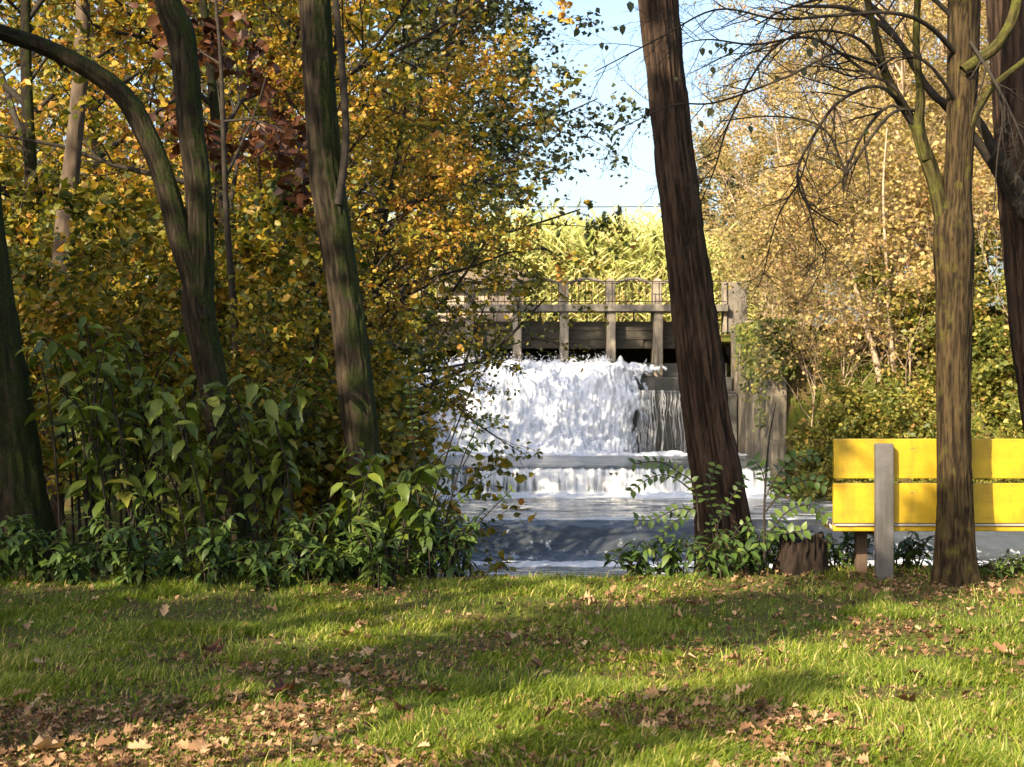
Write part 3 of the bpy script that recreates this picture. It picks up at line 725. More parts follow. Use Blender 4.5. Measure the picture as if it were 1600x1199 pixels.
near_limb('trunk', [(1142, 905, 108), (1134, 845, 88), (1123, 760, 80), (1105, 650, 74), (1094, 560, 73), (1074, 400, 66), (1054, 250, 64), (1041, 120, 63), (1029, 0, 64), (1005, -260, 58)], 11.6, M['bark_fibre'], tE, 12.0, k=128, n=420, flare=.12, depth=.15, freq=9.5, zf=1.0)
def flake(px, py, Y, w, h, parent, seed):
    p = at(px, py, Y) - np.array(parent.location); s_ = Y / FPX
    g = Geo(); g.add(np.array([(0, 0, 0), (w * s_, -.015, -.1 * h * s_), (w * .7 * s_, -.02, -h * s_), (0, .02, -h * .5 * s_), (.2 * w * s_, .02, -.2 * h * s_)]) + p, T=[(0, 1, 4), (1, 2, 4), (2, 3, 4), (3, 0, 4), (0, 3, 2), (0, 2, 1)])
    g.build('bark_flake', M['bark_fibre'], parent)
flake(1133, 540, 11.55, 9, 32, tE, 1); flake(1008, 170, 11.55, 7, 16, tE, 2)
FY = 10.55
tF = empty('fork_tree', at(1495, 907, FY), 'olive barked tree standing in front of the yellow bench', 'tree')
near_limb('trunk', [(1496, 912, 66), (1494, 880, 62), (1493, 800, 57), (1490, 700, 54), (1489, 600, 54), (1490, 450, 57), (1489, 370, 62), (1494, 310, 46), (1500, 220, 42), (1504, 120, 46), (1506, 0, 48), (1512, -200, 40)], FY, M['bark_olive'], tF, 15.0, k=80, n=320, flare=.20, depth=.06, freq=16, zf=3.2)
near_limb('limb', [(1484, 430, 24), (1474, 350, 27), (1462, 290, 26), (1446, 240, 25), (1428, 195, 17), (1402, 150, 15), (1382, 110, 13), (1368, 50, 11), (1350, -20, 9), (1330, -120, 5)], FY, M['bark_limb'], tF, 16.0, k=24)
near_limb('limb', [(1448, 250, 18), (1436, 195, 18), (1438, 150, 14), (1432, 80, 12), (1434, 0, 11), (1440, -120, 7)], FY - .03, M['bark_limb'], tF, 17.0, k=24)
near_limb('limb', [(1500, 230, 14), (1524, 180, 12), (1548, 140, 11), (1575, 115, 10), (1604, 92, 9), (1660, 40, 6)], FY - .05, M['bark_limb'], tF, 18.0, k=18)
near_limb('limb', [(1504, 110, 18), (1530, 92, 19), (1556, 72, 19), (1580, 34, 18), (1592, -20, 16), (1600, -120, 12)], FY - .12, M['bark_limb'], tF, 19.0, k=20)
tG = empty('edge_tree', at(1660, 880, 11.5), 'dark rough trunk at the right edge beyond the bench', 'tree')
near_limb('trunk', [(1672, 905, 92), (1640, 700, 74), (1618, 560, 70), (1601, 400, 68), (1588, 250, 66), (1580, 100, 64), (1574, 0, 64), (1565, -220, 58)], 11.5, M['bark_fibre'], tG, 21.0, k=72, flare=.1)
near_limb('limb', [(1604, 335, 26), (1566, 278, 20), (1528, 222, 16), (1476, 165, 12), (1436, 118, 10), (1402, 60, 8), (1370, 20, 6), (1330, -40, 4)], 11.3, M['twig'], tG, 22.0, k=18)
near_limb('limb', [(1600, 300, 20), (1560, 245, 18), (1520, 180, 15), (1460, 150, 12), (1400, 60, 10), (1330, 15, 7), (1240, 10, 4)], 11.15, M['twig'], tG, 23.0, k=14)
tD = empty('slender_tree', at(90, 800, 15.5), 'dull brown trunk deep in the wood behind the bent mossy arm', 'tree')
near_limb('trunk', [(78, 850, 40), (90, 600, 36), (95, 460, 34), (104, 330, 30), (118, 200, 26), (128, 80, 24), (132, -120, 20)], 15.5, M['dull_bark'], tD, 31.0, k=24)

# --- bare twigs of the fork tree arching over the gap
rngT = np.random.default_rng(77)
S_TW = [(9, .05, -.01, 9, .42, .75, .25), (6, .12, -.03, 4, .5, .75, .2), (4, .16, -.03, 0, 0, 0, 0)]
def twigs(parent, rows, Y, name='bare_branch', nsub=9, sl_=.55, seed=0):
    rng = np.random.default_rng(seed)
    P, R = pxpath(rows, Y, len(rows) * 5); R = R * .66
    g = Geo(); g.tube(P, R, 6)
    polys, tips = [], []
    Ltot = np.sum(np.linalg.norm(np.diff(P, axis=0), axis=1))
    for c_ in range(nsub):
        i = int(len(P) * (.22 + .76 * (c_ + rng.random()) / nsub)); i = min(i, len(P) - 2)
        ax = P[i + 1] - P[i]; ax /= np.linalg.norm(ax)
        pv = perp(rng, ax); pv[1] *= .5
        an = .55 + .5 * rng.random()
        nd = ax * math.cos(an) + pv * math.sin(an)
        spec = [(6, .11, -.02, 5, .5, .8, .2), (4, .16, -.02, 2, .5, .8, .2), (3, .16, -.02, 0, 0, 0, 0)]
        grow(rng, P[i], nd, sl_ * (.5 + .8 * rng.random()), max(R[i] * .6, .0028), 0, spec, polys, tips)
    for lev, p, r_ in polys: g.tube(p, np.maximum(r_, .0011), 4 if lev == 0 else 3)
    V = np.vstack(g.V) - np.array(parent.location)
    o = link(name, mesh_np(name, V, [np.vstack(g.Q)], True), M['twig'], parent)
    return o, P, tips
tw = [
 ([(1430, 197, 11, .15), (1400, 140, 9), (1350, 110, 9), (1270, 60, 7), (1180, 70, 6), (1110, 62, 4), (1066, 68, 2.5)], 10.4, 12, .45),
 ([(1413, 166, 11, .2), (1370, 135, 9), (1310, 160, 8), (1270, 215, 7), (1246, 270, 6), (1262, 320, 5), (1310, 352, 3)], 10.35, 12, .40),
 ([(1387, 117, 10, .25), (1340, 60, 8), (1260, 50, 7), (1195, 90, 6), (1140, 190, 5), (1118, 260, 4), (1100, 305, 2.5)], 10.3, 12, .42),
 ([(1504, 95, 14, .45), (1450, 40, 12, .2), (1390, 20, 10), (1300, 25, 8), (1215, 30, 6), (1120, 15, 5), (1030, 60, 4), (930, 112, 2.5)], 10.1, 14, .40),
 ([(1437, 172, 10, .15), (1390, 180, 8), (1330, 260, 7), (1320, 265, 6), (1286, 200, 5), (1210, 182, 4), (1120, 190, 3)], 10.4, 11, .38),
 ([(1436, 206, 9, .1), (1395, 165, 8), (1352, 205, 7), (1320, 270, 5), (1318, 300, 4)], 10.45, 9, .30),
 ([(1382, 108, 9, .5), (1340, 92, 8, .2), (1300, 85, 7), (1230, 120, 6), (1120, 160, 5), (1050, 165, 4), (960, 205, 2)], 10.05, 10, .32),
 ([(1505, 45, 13, .05), (1460, 0, 11), (1420, -20, 9), (1330, -10, 7), (1240, 10, 6), (1180, 40, 4)], 10.5, 12, .45),
 ([(1270, 215, 5), (1250, 280, 5), (1215, 340, 4), (1195, 420, 3), (1196, 430, 2)], 10.35, 9, .28),
 ([(1246, 270, 6), (1265, 330, 5), (1275, 370, 4), (1290, 400, 3), (1260, 470, 2)], 10.3, 9, .28),
 ([(1502, 170, 10, .25), (1450, 100, 8), (1400, 90, 6), (1340, 120, 5), (1280, 100, 4)], 10.3, 10, .40),
 ([(1506, 50, 10, .35), (1550, 120, 8), (1590, 200, 6), (1620, 280, 4)], 10.2, 9, .35),
]
for i, (rows, Y, ns, L_) in enumerate(tw): twigs(tF, rows, Y, nsub=ns + 5, sl_=L_ * 1.05, seed=100 + i)
g = Geo(); P, R = pxpath([(1552, 120, 3), (1566, 180, 3), (1558, 250, 2.5), (1553, 330, 2)], 10.4, 16); g.tube(P - np.array(tF.location), R, 4); g.build('hanging_twig', M['twig'], tF)
# the few leaves still hanging on these twigs, each one apart
def one_leaf(kind, name='leaf', tint=.5):
    tv, tf = TL[kind]
    me = mesh_np(name, tv, tf, True, {'tint': np.full(len(tv), tint)}); return me
lm_dark = one_leaf('oval', tint=.35); lm_dark.materials.append(M['darkgreen'])
lm_yel = one_leaf('oval', tint=.95); lm_yel.materials.append(M['darkgreen'])
def place_leaf(me, parent, p, d, nrm, s_, name='leaf'):
    d = Vector(d).normalized(); x_ = d.cross(Vector(nrm)).normalized(); z_ = x_.cross(d)
    o = link(name, me, None, parent)
    mt = Matrix((x_, d, z_)).transposed().to_4x4()
    o.matrix_basis = Matrix.Translation(Vector(p) - Vector(parent.location)) @ mt @ Matrix.Diagonal((s_, s_, s_, 1))
    return o
rr = random.Random(9)
for (px_, py_, L_, y_) in [(1098, 74, 20, 0), (1108, 78, 14, 0), (1118, 66, 16, 0), (1126, 68, 13, 0), (1132, 72, 16, 0), (1136, 66, 13, 0), (1142, 74, 18, 0), (1112, 104, 20, 1), (1113, 168, 24, 1), (1094, 188, 18, 1), (1158, 14, 16, 0), (1170, 196, 20, 0), (1270, 60, 24, 0), (1265, 75, 24, 0), (1054, 120, 12, 1),
                           (904, 44, 22, 0), (916, 34, 18, 0), (940, 66, 18, 0), (948, 70, 14, 0), (974, 38, 24, 0), (984, 2, 26, 0), (932, 166, 14, 0), (1255, 105, 22, 0), (1212, 118, 16, 0), (1352, 200, 16, 0), (1300, 250, 14, 0), (1160, 398, 12, 0)]:
    dd = (rr.uniform(-.6, .6), rr.uniform(-.3, .3), -1)
    place_leaf(lm_yel if y_ else lm_dark, tF, at(px_, py_, 10.3), dd, (rr.uniform(-.6, .6), -1, .3), L_ * .72 * 10.3 / FPX)

# --- right bank
G_R = 'autumn trees on the right bank'
lab_r = 'tan and yellow autumn tree on the far right bank'
S_RB = [(8, .05, .02, 17, .36, .95, .06), (5, .13, .04, 7, .5, .75, .2), (4, .18, .01, 5, .55, .8, .15), (3, .22, -.02, 0, 0, 0, 0)]
R1 = make_tree('bank_tree', (13.5, 55, gz(13.5, 55)), 101, 14, .16, S_RB, 24, .16, .105, 'far', M['tan'], M['grey_twig'], lab_r, 'tree', G_R, base=.52, twigmat=M['grey_twig'])
R2 = make_tree('bank_tree', (17.5, 60, gz(17.5, 60)), 103, 15, .17, S_RB, 24, .16, .105, 'far', M['tan'], M['grey_twig'], lab_r, 'tree', G_R, base=.46, twigmat=M['grey_twig'])
for (src, x_, y_, a_, s_) in [(R1, 22, 64, 1.0, 1.25), (R2, 13.0, 67, 2.2, .92), (R1, 17.0, 70, 3.0, 1.25), (R2, 26, 60, 4.0, 1.3), (R1, 19.5, 50, 5.0, .95), (R2, 25, 72, .5, 1.5), (R1, 31, 68, 2.5, 1.5), (R2, 23.5, 52, 2.8, 1.05), (R1, 11.6, 62, 4.4, .80), (R2, 14.8, 63, 5.3, .95), (R1, 12.2, 74, 1.7, 1.1), (R2, 28, 80, 3.1, 1.7), (R1, 35, 76, .9, 1.7), (R2, 20.5, 76, 2.0, 1.5), (R1, 15.8, 57, 2.2, .8), (R2, 20.5, 57, 4.9, 1.0)]:
    copy_tree(src, (x_, y_, gz(x_, y_)), a_, lab_r, s_, G_R)
make_tree('dark_evergreen', (11.2, 84, 3.0), 107, 9.6, .2, S_RB, 22, .2, .2, 'far', M['darkgreen'], M['twig'], 'dark grey green tree beyond the bridge behind the leaning trunk', 'tree', None, base=.45)
G_B = 'thin bare bushes on the right bank'
lab_b = 'tangled half bare bush with dry pale twigs on the right bank'
S_BARE = [(4, .10, .03, 15, .9, .6, .03), (6, .10, .03, 7, .5, .6, .2), (4, .16, .0, 4, .5, .8, .2), (3, .2, -.02, 0, 0, 0, 0)]
B1 = make_tree('bare_bush', (10.8, 50.5, gz(10.8, 50.5)), 111, 3.4, .03, S_BARE, 7, .12, .12, 'far', M['tan'], M['grey_twig'], lab_b, 'bush', G_B, base=.5, twigmat=M['grey_twig'])
for (x_, y_, a_, s_) in [(12.6, 49, 1.1, 1.1), (10.2, 54.5, 2.0, 1.0), (12.2, 53, 3.0, 1.3), (14.5, 51, 4.0, 1.3), (15.8, 47.5, 5.0, 1.2), (11.2, 57.5, .5, 1.2), (17.5, 49, 2.6, 1.3), (9.9, 60.5, 1.6, .9), (13.2, 56, 2.2, 1.4), (15.5, 54, 3.8, 1.5), (18.5, 52, .9, 1.5), (20.5, 48, 4.6, 1.6), (16.5, 58, 5.6, 1.5), (11.0, 63, 3.3, 1.2), (16, 66, 1.3, 1.6), (13.4, 69, 4.2, 1.5), (19, 64, 2.4, 1.7), (22, 58, .7, 1.7), (9.7, 49.9, 2.3, .95), (10.9, 49.8, 4.8, 1.05), (12.2, 49.9, .6, 1.1), (13.5, 50.1, 1.5, 1.2), (9.5, 50.4, .3, 0.80), (9.3, 52.8, 2.4, 0.88), (9.4, 55.2, 3.7, 0.72), (10.0, 53.6, 1.9, 0.96), (11.6, 50.8, 5.9, 1.04), (16.0, 49.6, 2.7, 1.20), (11.5, 52.8, .2, 1.20), (12.8, 51.2, 2.9, 1.20), (14.2, 53.0, 3.9, 1.28), (10.4, 56.0, 5.1, 1.04)]:
    copy_tree(B1, (x_, y_, gz(x_, y_)), a_, lab_b, s_, G_B)
G_G = 'leafy bushes along the right shore'
lab_g = 'leafy green and yellow bush hanging over the right shore'
L1 = make_tree('shore_bush', (9.6, 47.6, gz(9.6, 47.6)), 121, 2.2, .03, S_SHRUB, 16, .12, .12, 'far', M['bankgreen'], M['twig'], lab_g, 'bush', G_G, base=.42)
L2 = make_tree('shore_bush', (11.2, 45.6, gz(11.2, 45.6)), 123, 2.3, .03, S_SHRUB, 16, .12, .115, 'far', M['bankgreen'], M['twig'], lab_g, 'bush', G_G, base=.48)
for (src, x_, y_, a_, s_) in [(L1, 13.0, 45.8, 2.0, 1.1), (L2, 14.6, 44.2, 3.0, 1.1), (L1, 16.4, 43.6, 4.0, 1.2), (L2, 12.4, 47.5, 5.0, 1.15), (L1, 14.4, 46.8, 1.0, 1.25), (L2, 16.5, 46.4, 5.5, 1.3), (L1, 18.4, 44.0, .8, 1.3), (L1, 10.6, 48.9, 3.4, 1.2), (L2, 13.6, 49.2, 4.1, 1.4), (L2, 18.6, 47.0, 1.2, 1.5)]:
    copy_tree(src, (x_, y_, gz(x_, y_)), a_, lab_g, s_, G_G)
hv = empty('hanging_vines', (8.4, 53.5, -2), 'green and yellow vines hanging down the stained wing wall', 'vine')
N = 2600; rv = np.random.default_rng(8)
vy = np.where(rv.random(N) < .45, rv.uniform(49.2, 50.2, N), rv.uniform(49.3, 56.5, N)); lng = (1.2 + 2.6 * np.clip(fbm(v3(vy * .9, 0, 3.0), 3) + .45, 0, 1)) * np.where(vy > 56, .35, 1)
vz = 2.95 - lng * rv.random(N) ** 1.4; P = v3(np.where(vy < 50, rv.uniform(8.3, 9.2, N), 8.42 - np.abs(rv.normal(0, .16, N))), np.where(vy < 50, 49.9 - np.abs(rv.normal(0, .15, N)), vy), vz)
link('leaves', leaf_mesh('leaves', 'far', P - np.array(hv.location), v3(rv.normal(-.3, .5, N), rv.normal(-.3, .5, N), -.7), rv.normal(0, .4, (N, 3)) + np.array((-.8, -.5, .3)), rv.uniform(.09, .2, N), np.clip(.45 + .5 * fbm(P * .8, 2) + .15 * rv.normal(0, 1, N), 0, 1)), M['bankgreen'], hv)
tP = empty('pale_leaning_pair', (13.1, 50.2, gz(13.1, 50.2)), 'pale twin stems leaning together above the right shore bushes', 'tree')
near_limb('trunk', [(1412, 660, 10), (1395, 560, 8), (1386, 430, 5), (1380, 300, 3.5), (1386, 200, 2)], 49, M['grey_twig'], tP, 41, k=10)
near_limb('trunk', [(1384, 640, 11), (1368, 560, 10), (1350, 500, 8), (1330, 420, 6)], 49.2, M['grey_twig'], tP, 42, k=10)

# --- cane bed and golden bushes behind the bridge
rg = np.random.default_rng(9)
N = 3200
cx = rg.uniform(-9, 13, N); cy = 67.6 + 7 * rg.random(N) ** 1.3
hgt = (4.3 + .8 * fbm(v3(cx * .35, cy * .3, 2.0), 2) + .5 * rg.normal(0, 1, N)) * (1 + .012 * (cy - 67))
hgt = np.where(cx > 8.2, hgt * .85, hgt)
g = Geo()
lp, ld, ln, ls, lt = [], [], [], [], []
for i in range(N):
    bx_, by_ = rg.normal(0, .22, 2)
    t = np.linspace(0, 1, 4)
    P = v3(cx[i] + bx_ * t ** 2 * 2, cy[i] + by_ * t ** 2, 2.7 + hgt[i] * t)
    if i % 2 == 0: g.tube(P, np.array([.018, .016, .012, .006]), 3, tint=.75)
    k = 13; tt = rg.uniform(.12, 1, k)
    lp.append(v3(np.interp(tt, t, P[:, 0]), np.interp(tt, t, P[:, 1]), 2.7 + hgt[i] * tt))
    a = rg.uniform(0, 6.28, k); ld.append(v3(np.cos(a) * .7, np.sin(a) * .7, .9 - .6 * rg.random(k)))
    ln.append(rg.normal(0, .5, (k, 3)) + np.array((-.2, -.7, .5))); ls.append(rg.uniform(.55, 1.0, k)); lt.append(np.clip(rg.normal(.58, .2, k) + .2 * (1 - tt), 0, 1))
V, F, A = leaf_arrays('blade', np.concatenate(lp), np.concatenate(ld), np.concatenate(ln), np.concatenate(ls), np.concatenate(lt))
V = V.reshape(-1, 8, 3); mid = V.mean(1, keepdims=True)
g.add(V.reshape(-1, 3), T=F, tint=A)
g.build('cane_bed', M['reed'], tint=True, kind='stuff', label='tall sunlit cane bed growing behind the sluice bridge')
for i, (px_, w, h_) in enumerate([(942, 5, 56), (965, 4, 66), (915, 3, 40), (870, 3, 40), (1020, 4, 24)]):
    base_ = at(px_ + 1, 420, 68.2); tipz = zpx(420 - h_ - 28, 68.2)
    rt = empty('cane_plume', (base_[0], 68.2, 2.8), ['grey cane plume beside the tallest one against the sky', 'tallest grey cane plume against the pale sky', 'thin cane plume left of the grey plumes', 'thin cane plume near the golden leaves at left', 'short cane plume beside the leaning trunk'][i], 'cane')
    g = Geo(); hh = tipz - 2.8
    g.tube(np.array([(0, 0, 0), (.03, 0, hh * .5), (.05, 0, hh)]), [.02, .018, .006], 5); g.build('stem', M['grey_twig'], rt)
    k = 140; t = rg.random(k); pz = hh - .95 * t
    P = v3(.05 + rg.normal(0, .05, k) * np.sin(math.pi * t * .9 + .2), rg.normal(0, .05, k), pz)
    link('plume', leaf_mesh('plume', 'lance', P, v3(rg.normal(0, .3, k), rg.normal(0, .3, k), 1), rg.normal(0, 1, (k, 3)), np.full(k, .22), np.full(k, .3)), M['darkgreen'], rt)
S_BUSH = [(4, .08, .03, 12, .6, .7, .1), (5, .14, .03, 7, .5, .75, .2), (4, .18, .0, 5, .5, .8, .2), (3, .2, -.02, 0, 0, 0, 0)]
make_tree('golden_tree', (2.9, 79, 2.8), 131, 4.6, .07, S_BUSH, 20, .15, .18, 'far', M['tan'], M['grey_twig'], 'rounded golden tree rising behind the cane bed', 'tree', None, base=.45)
make_tree('golden_tree', (6.9, 81, 2.8), 133, 4.3, .07, S_BUSH, 20, .15, .18, 'far', M['tan'], M['grey_twig'], 'smaller golden treetop behind the cane beside the leaning trunk', 'tree', None, base=.40)

# ------------------------------------------------------------------ trees behind the camera that shade the lawn (the grove goes on around the viewer)
S_SH = [(8, .05, .02, 14, .40, 1.0, .34), (5, .13, .03, 7, .5, .8, .2), (4, .18, .0, 5, .55, .8, .15), (3, .22, -.03, 0, 0, 0, 0)]
G_V = 'grove behind the viewer'
T1 = make_tree('grove_tree', (-9.9, 4.4, 0), 141, 9.0, .20, S_SH, 9, .15, .18, 'far', M['gold'], M['bark_moss'], 'leafy tree of the grove standing behind the viewer', 'tree', G_V, base=.45)
for (x_, y_, a_, s_) in [(-6.3, 4.3, 1.0, .95), (-13.6, 3.0, 3.6, 1.1)]:
    copy_tree(T1, (x_, y_, 0), a_, 'leafy tree of the grove standing behind the viewer', s_, G_V)
T2 = make_tree('grove_tree', (-5.7, 1.2, 0), 147, 5.4, .07, [(8, .05, .02, 10, .13, 1.2, .62)] + S_SH[1:], 22, .12, .14, 'far', M['gold'], M['bark_moss'], 'small leafy tree of the grove standing behind the viewer', 'tree', G_V, base=.5)
for (x_, y_, a_, s_) in [(-3.5, 3.9, 1.4, (1.2, .9, .92)), (-2.5, 1.9, .6, (.85, .35, .82)), (-1.95, 4.4, .9, (1.0, .7, 1.08)), (-3.8, 5.6, 2.2, 1.7), (-7.8, 1.2, .4, 1.3)]:
    copy_tree(T2, (x_, y_, 0), a_, 'small leafy tree of the grove standing behind the viewer', s_, G_V)

# ------------------------------------------------------------------ bench
M['yellow'] = None
m, n, l, b = newmat('worn_yellow_paint')
f = noise(n, l, 3.5, 6, mapping=(.5, 1, 3)); f2 = noise(n, l, 45, 5, mapping=(.35, 1, 1), rough=.7); f3 = noise(n, l, 9, 6, mapping=(1, 1, .35))
c = ramp(n, l, f, [(.3, (.31, .205, .002)), (.7, (.41, .275, .003))])
c = mixc(n, l, ramp(n, l, f3, [(.45, (0, 0, 0)), (.72, (.75, .75, .75))]), c, (.17, .105, .006))
c = mixc(n, l, ramp(n, l, f2, [(.60, (0, 0, 0)), (.70, (.85, .85, .85))]), c, (.11, .08, .022))
f4 = noise(n, l, 13, 8, mapping=(.7, 1, 1.2), rough=.75)
c = mixc(n, l, ramp(n, l, f4, [(.635, (0, 0, 0)), (.665, (.9, .9, .9))]), c, (.10, .085, .055))
l.new(c, b.inputs['Base Color']); b.inputs['Roughness'].default_value = .55; bump(n, l, b, f2, .25, .004); M['yellow'] = m
M['post'] = concrete('grey_bench_post', (.055, .054, .053), (.115, .110, .106), (.035, .033, .030))
M['worn'] = simple('worn_grey_edge', (.16, .15, .14), (.36, .34, .31), 14, .8, mapping=(.3, 1, 1))
M['rustleg'] = simple('brown_steel_leg', (.040, .026, .018), (.085, .058, .040), 8, .7)
QY = 10.83
bench = empty('park_bench', (3.6, QY, 0), 'yellow two-plank park bench seen from behind, beside the tree', 'bench')
def zb(py): return CAMZ - (py - HOR) * QY / FPX
def xb_(px): return (px - 800) * QY / FPX
bx0, bx1 = xb_(1303), xb_(1303) + 2.75
boxo('back_plank', bx0, bx1, QY, QY + .045, zb(748), zb(686), M['yellow'], bench, .006, .002, 1, cuts=6)
boxo('back_plank', bx0, bx1, QY + .005, QY + .05, zb(818), zb(755.5), M['yellow'], bench, .006, .002, 2, cuts=6)
st = boxo('seat', bx0 + .0, bx1, QY + .02, QY + .44, zb(831), zb(822.5), M['yellow'], bench, .008, .002, 3, cuts=6)
e = boxo('worn_edge', bx0 + .01, bx1 - .01, QY + .004, QY + .40, zb(822.3), zb(819), M['worn'], bench, .003)
g = Geo(); s_ = QY / FPX
g.add(np.array([(bx0 - .065, QY + .44, zb(796)), (bx0 - .002, QY + .42, zb(800)), (bx0 - .002, QY + .03, zb(831)), (bx0 - .006, QY + .03, zb(824)), (bx0 - .07, QY + .46, zb(806)), (bx0 - .004, QY + .46, zb(812))]) - np.array(bench.location), T=[(0, 1, 3), (0, 3, 4), (4, 3, 2), (4, 2, 5), (1, 0, 5), (0, 4, 5), (1, 5, 2), (1, 2, 3)])
g.build('seat_end', M['worn'], bench, smooth=False)
for px_ in (1379, 1379 + 430):
    xc = xb_(px_)
    pm = boxo('post', xc - .062, xc + .062, QY - .075, QY - .003, -.08, zb(693), M['post'], bench, .008, .002, 4, cuts=5)
    boxo('leg', xc - .125, xc - .045, QY + .26, QY + .34, -.10, zb(831) - .002, M['rustleg'], bench, .006)
    boxo('bracket', xc - .03, xc + .03, QY - .002, QY + .40, zb(831) - .05, zb(831) - .003, M['rustleg'], bench, .004)

# stump
sx, sy = (1253 - 800) * 11.05 / FPX, 11.05
stp = empty('tree_stump', (sx, sy, gz(sx, sy)), 'low rotten tree stump between the leaning tree and bench', 'stump')
P = np.array([(0, 0, -.06), (0, 0, .02), (.005, 0, .10), (.01, 0, .18), (.01, .0, .255)]); R = np.array([.215, .195, .175, .168, .165])
S5 = resample(np.c_[P, R], 30)
V, Q, t = bark_trunk(S5[:, :3], S5[:, 3], 60, 4.0, .28, 6, 2.0, .1)
topz = V.reshape(30, 60, 3); topz[-3:, :, 2] += .03 * np.sin(np.arange(60) * .42)[None] * np.array([.4, .8, 1])[:, None]
link('stump_bark', mesh_np('stump_bark', topz.reshape(-1, 3), [Q], True, {'tint': t}), M['stump'], stp)
c_ = topz[-1].mean(0) - np.array((0, 0, .02))
g = Geo(); g.add(np.vstack([topz[-1], (topz[-1] * .5 + c_ * .5) - np.array((0, 0, .012)), c_]), Q=[(i, (i + 1) % 60, 60 + (i + 1) % 60, 60 + i) for i in range(60)], T=[(60 + i, 60 + (i + 1) % 60, 120) for i in range(60)])
g.build('cut_top', M['stump'], stp, tint=True)

# ------------------------------------------------------------------ plants
LM = {}
def leaf_variants(kind, matname, tints, key):
    LM[key] = []
    for t in tints:
        me = one_leaf(kind, 'leaf', t); me.materials.append(M[matname]); LM[key].append(me)
leaf_variants('broad', 'green', (.2, .4, .55, .7, .85), 'big')
leaf_variants('lance', 'herb', (.2, .4, .55, .7, .9), 'herb')
leaf_variants('oval', 'herb', (.25, .45, .6, .8), 'ovalherb')

def make_plant(name, loc, seed, label, cat, group, nst, H, spread, nleaf, size, kind, matname, key, nobj, arch=.35, pair=True, base=.5, lean=(0, 0), droop=.5, hmin=.12):
    rng = np.random.default_rng(seed); root = empty(name, loc, label, cat, group)
    g = Geo(); lp, ld, ln, ls, lt = [], [], [], [], []
    for s_ in range(nst):
        a = rng.uniform(0, 6.283); h = H * rng.uniform(.6, 1.1); out = spread * rng.uniform(.3, 1)
        t = np.linspace(0, 1, 6)
        b0 = rng.normal(0, spread * .25, 2)
        P = v3(b0[0] + (np.cos(a) * out + lean[0]) * t ** 1.6, b0[1] + (np.sin(a) * out + lean[1]) * t ** 1.6, h * (t - arch * .5 * t ** 3))
        g.tube(P, np.linspace(.006, .002, 6) * (1 + H * .4), 4)
        for i in range(nleaf):
            u = hmin + (1 - hmin) * (i + rng.random()) / nleaf
            q = np.array([np.interp(u, t, P[:, k]) for k in range(3)])
            az = a + (i % 2) * math.pi + rng.normal(0, .9)
            d = np.array((math.cos(az), math.sin(az), .35 - droop * rng.random() * 1.6))
            lp.append(q); ld.append(d); ln.append(np.array((rng.normal(0, .3), rng.normal(0, .3), 1.0)))
            ls.append(size * rng.uniform(.6, 1.25) * (1 - .25 * u)); lt.append(np.clip(rng.normal(base, .2) + .15 * (u - .5), 0, 1))
    g.build('stems', M['twig'], root)
    lp, ld, ln, ls, lt = map(np.array, (lp, ld, ln, ls, lt))
    near = np.argsort(lp[:, 1] - .35 * lp[:, 2] - .4 * ls)[:nobj] if nobj else np.array([], int)
    mask = np.ones(len(lp), bool); mask[near] = False
    if mask.any():
        link('foliage', leaf_mesh('foliage', kind, lp[mask], ld[mask], ln[mask], ls[mask], lt[mask]), M[matname], root, kind='stuff')
    vs_ = LM[key] if key else None
    for i in near:
        me = vs_[min(int(lt[i] * len(vs_)), len(vs_) - 1)]
        d = Vector(ld[i]).normalized(); x_ = d.cross(Vector(ln[i])).normalized(); z_ = x_.cross(d)
        o = link('leaf', me, None, root)
        o.matrix_basis = Matrix.Translation(Vector(lp[i])) @ Matrix((x_, d, z_)).transposed().to_4x4() @ Matrix.Diagonal((ls[i],) * 3 + (1,))
    return root

# big-leaved shrubs in the shade of the left trunks
for i, (px_, Y, H, label) in enumerate([(175, 11.35, 2.3, 'broad leaved green shrub right against the thick left trunk'),
                                        (300, 11.1, 1.8, 'broad leaved green shrub covering the foot of the forked tree'),
                                        (420, 11.3, 2.1, 'broad leaved green shrub between the forked tree and the slim trunk'),
                                        (585, 10.95, 1.25, 'shrub with long hanging leaves before the slim mossy trunk'),
                                        (235, 12.3, 2.5, 'taller broad leaved shrub behind, under the pale fallen branch'),
                                        (120, 11.9, 2.4, 'shrub with upright yellow green leaves beside the thick trunk')]):
    x_ = (px_ - 800) * Y / FPX
    make_plant('broadleaf_shrub', (x_, Y, gz(x_, Y)), 200 + i, label, 'shrub', 'broad leaved shrubs under the trees', 12, H, .55, 15, .205, 'broad', 'green', 'big', 50, arch=.6, base=.55, hmin=.22, droop=.8)
# knee-high herbs along the edge of the lawn
ORD = ['first', 'second', 'third', 'fourth', 'fifth', 'sixth', 'seventh', 'eighth', 'ninth', 'tenth', 'eleventh', 'twelfth', 'thirteenth', 'fourteenth', 'fifteenth']
def herb_label(i):
    px_, y_ = herbs[i]; row = [h for h in herbs if (h[1] > 11.0) == (y_ > 11.0)]; row.sort()
    k = row.index(herbs[i]); r_ = 'back row under the trunks' if y_ > 11.0 else 'front row along the lawn'
    return 'leafy green herb in the %s, %s from the left' % (r_, ORD[k] if k < 15 else 'last')
herbs = [(-10, 10.5), (55, 10.75), (110, 10.4), (165, 10.8), (215, 10.45), (268, 10.75), (322, 10.4), (372, 10.75), (420, 10.45), (470, 10.8), (512, 10.5), (556, 10.85), (596, 10.6), (640, 10.9), (676, 10.75), (20, 11.05), (140, 11.05), (250, 11.1), (350, 11.1), (450, 11.1), (540, 11.15), (610, 11.2), (710, 11.0)]
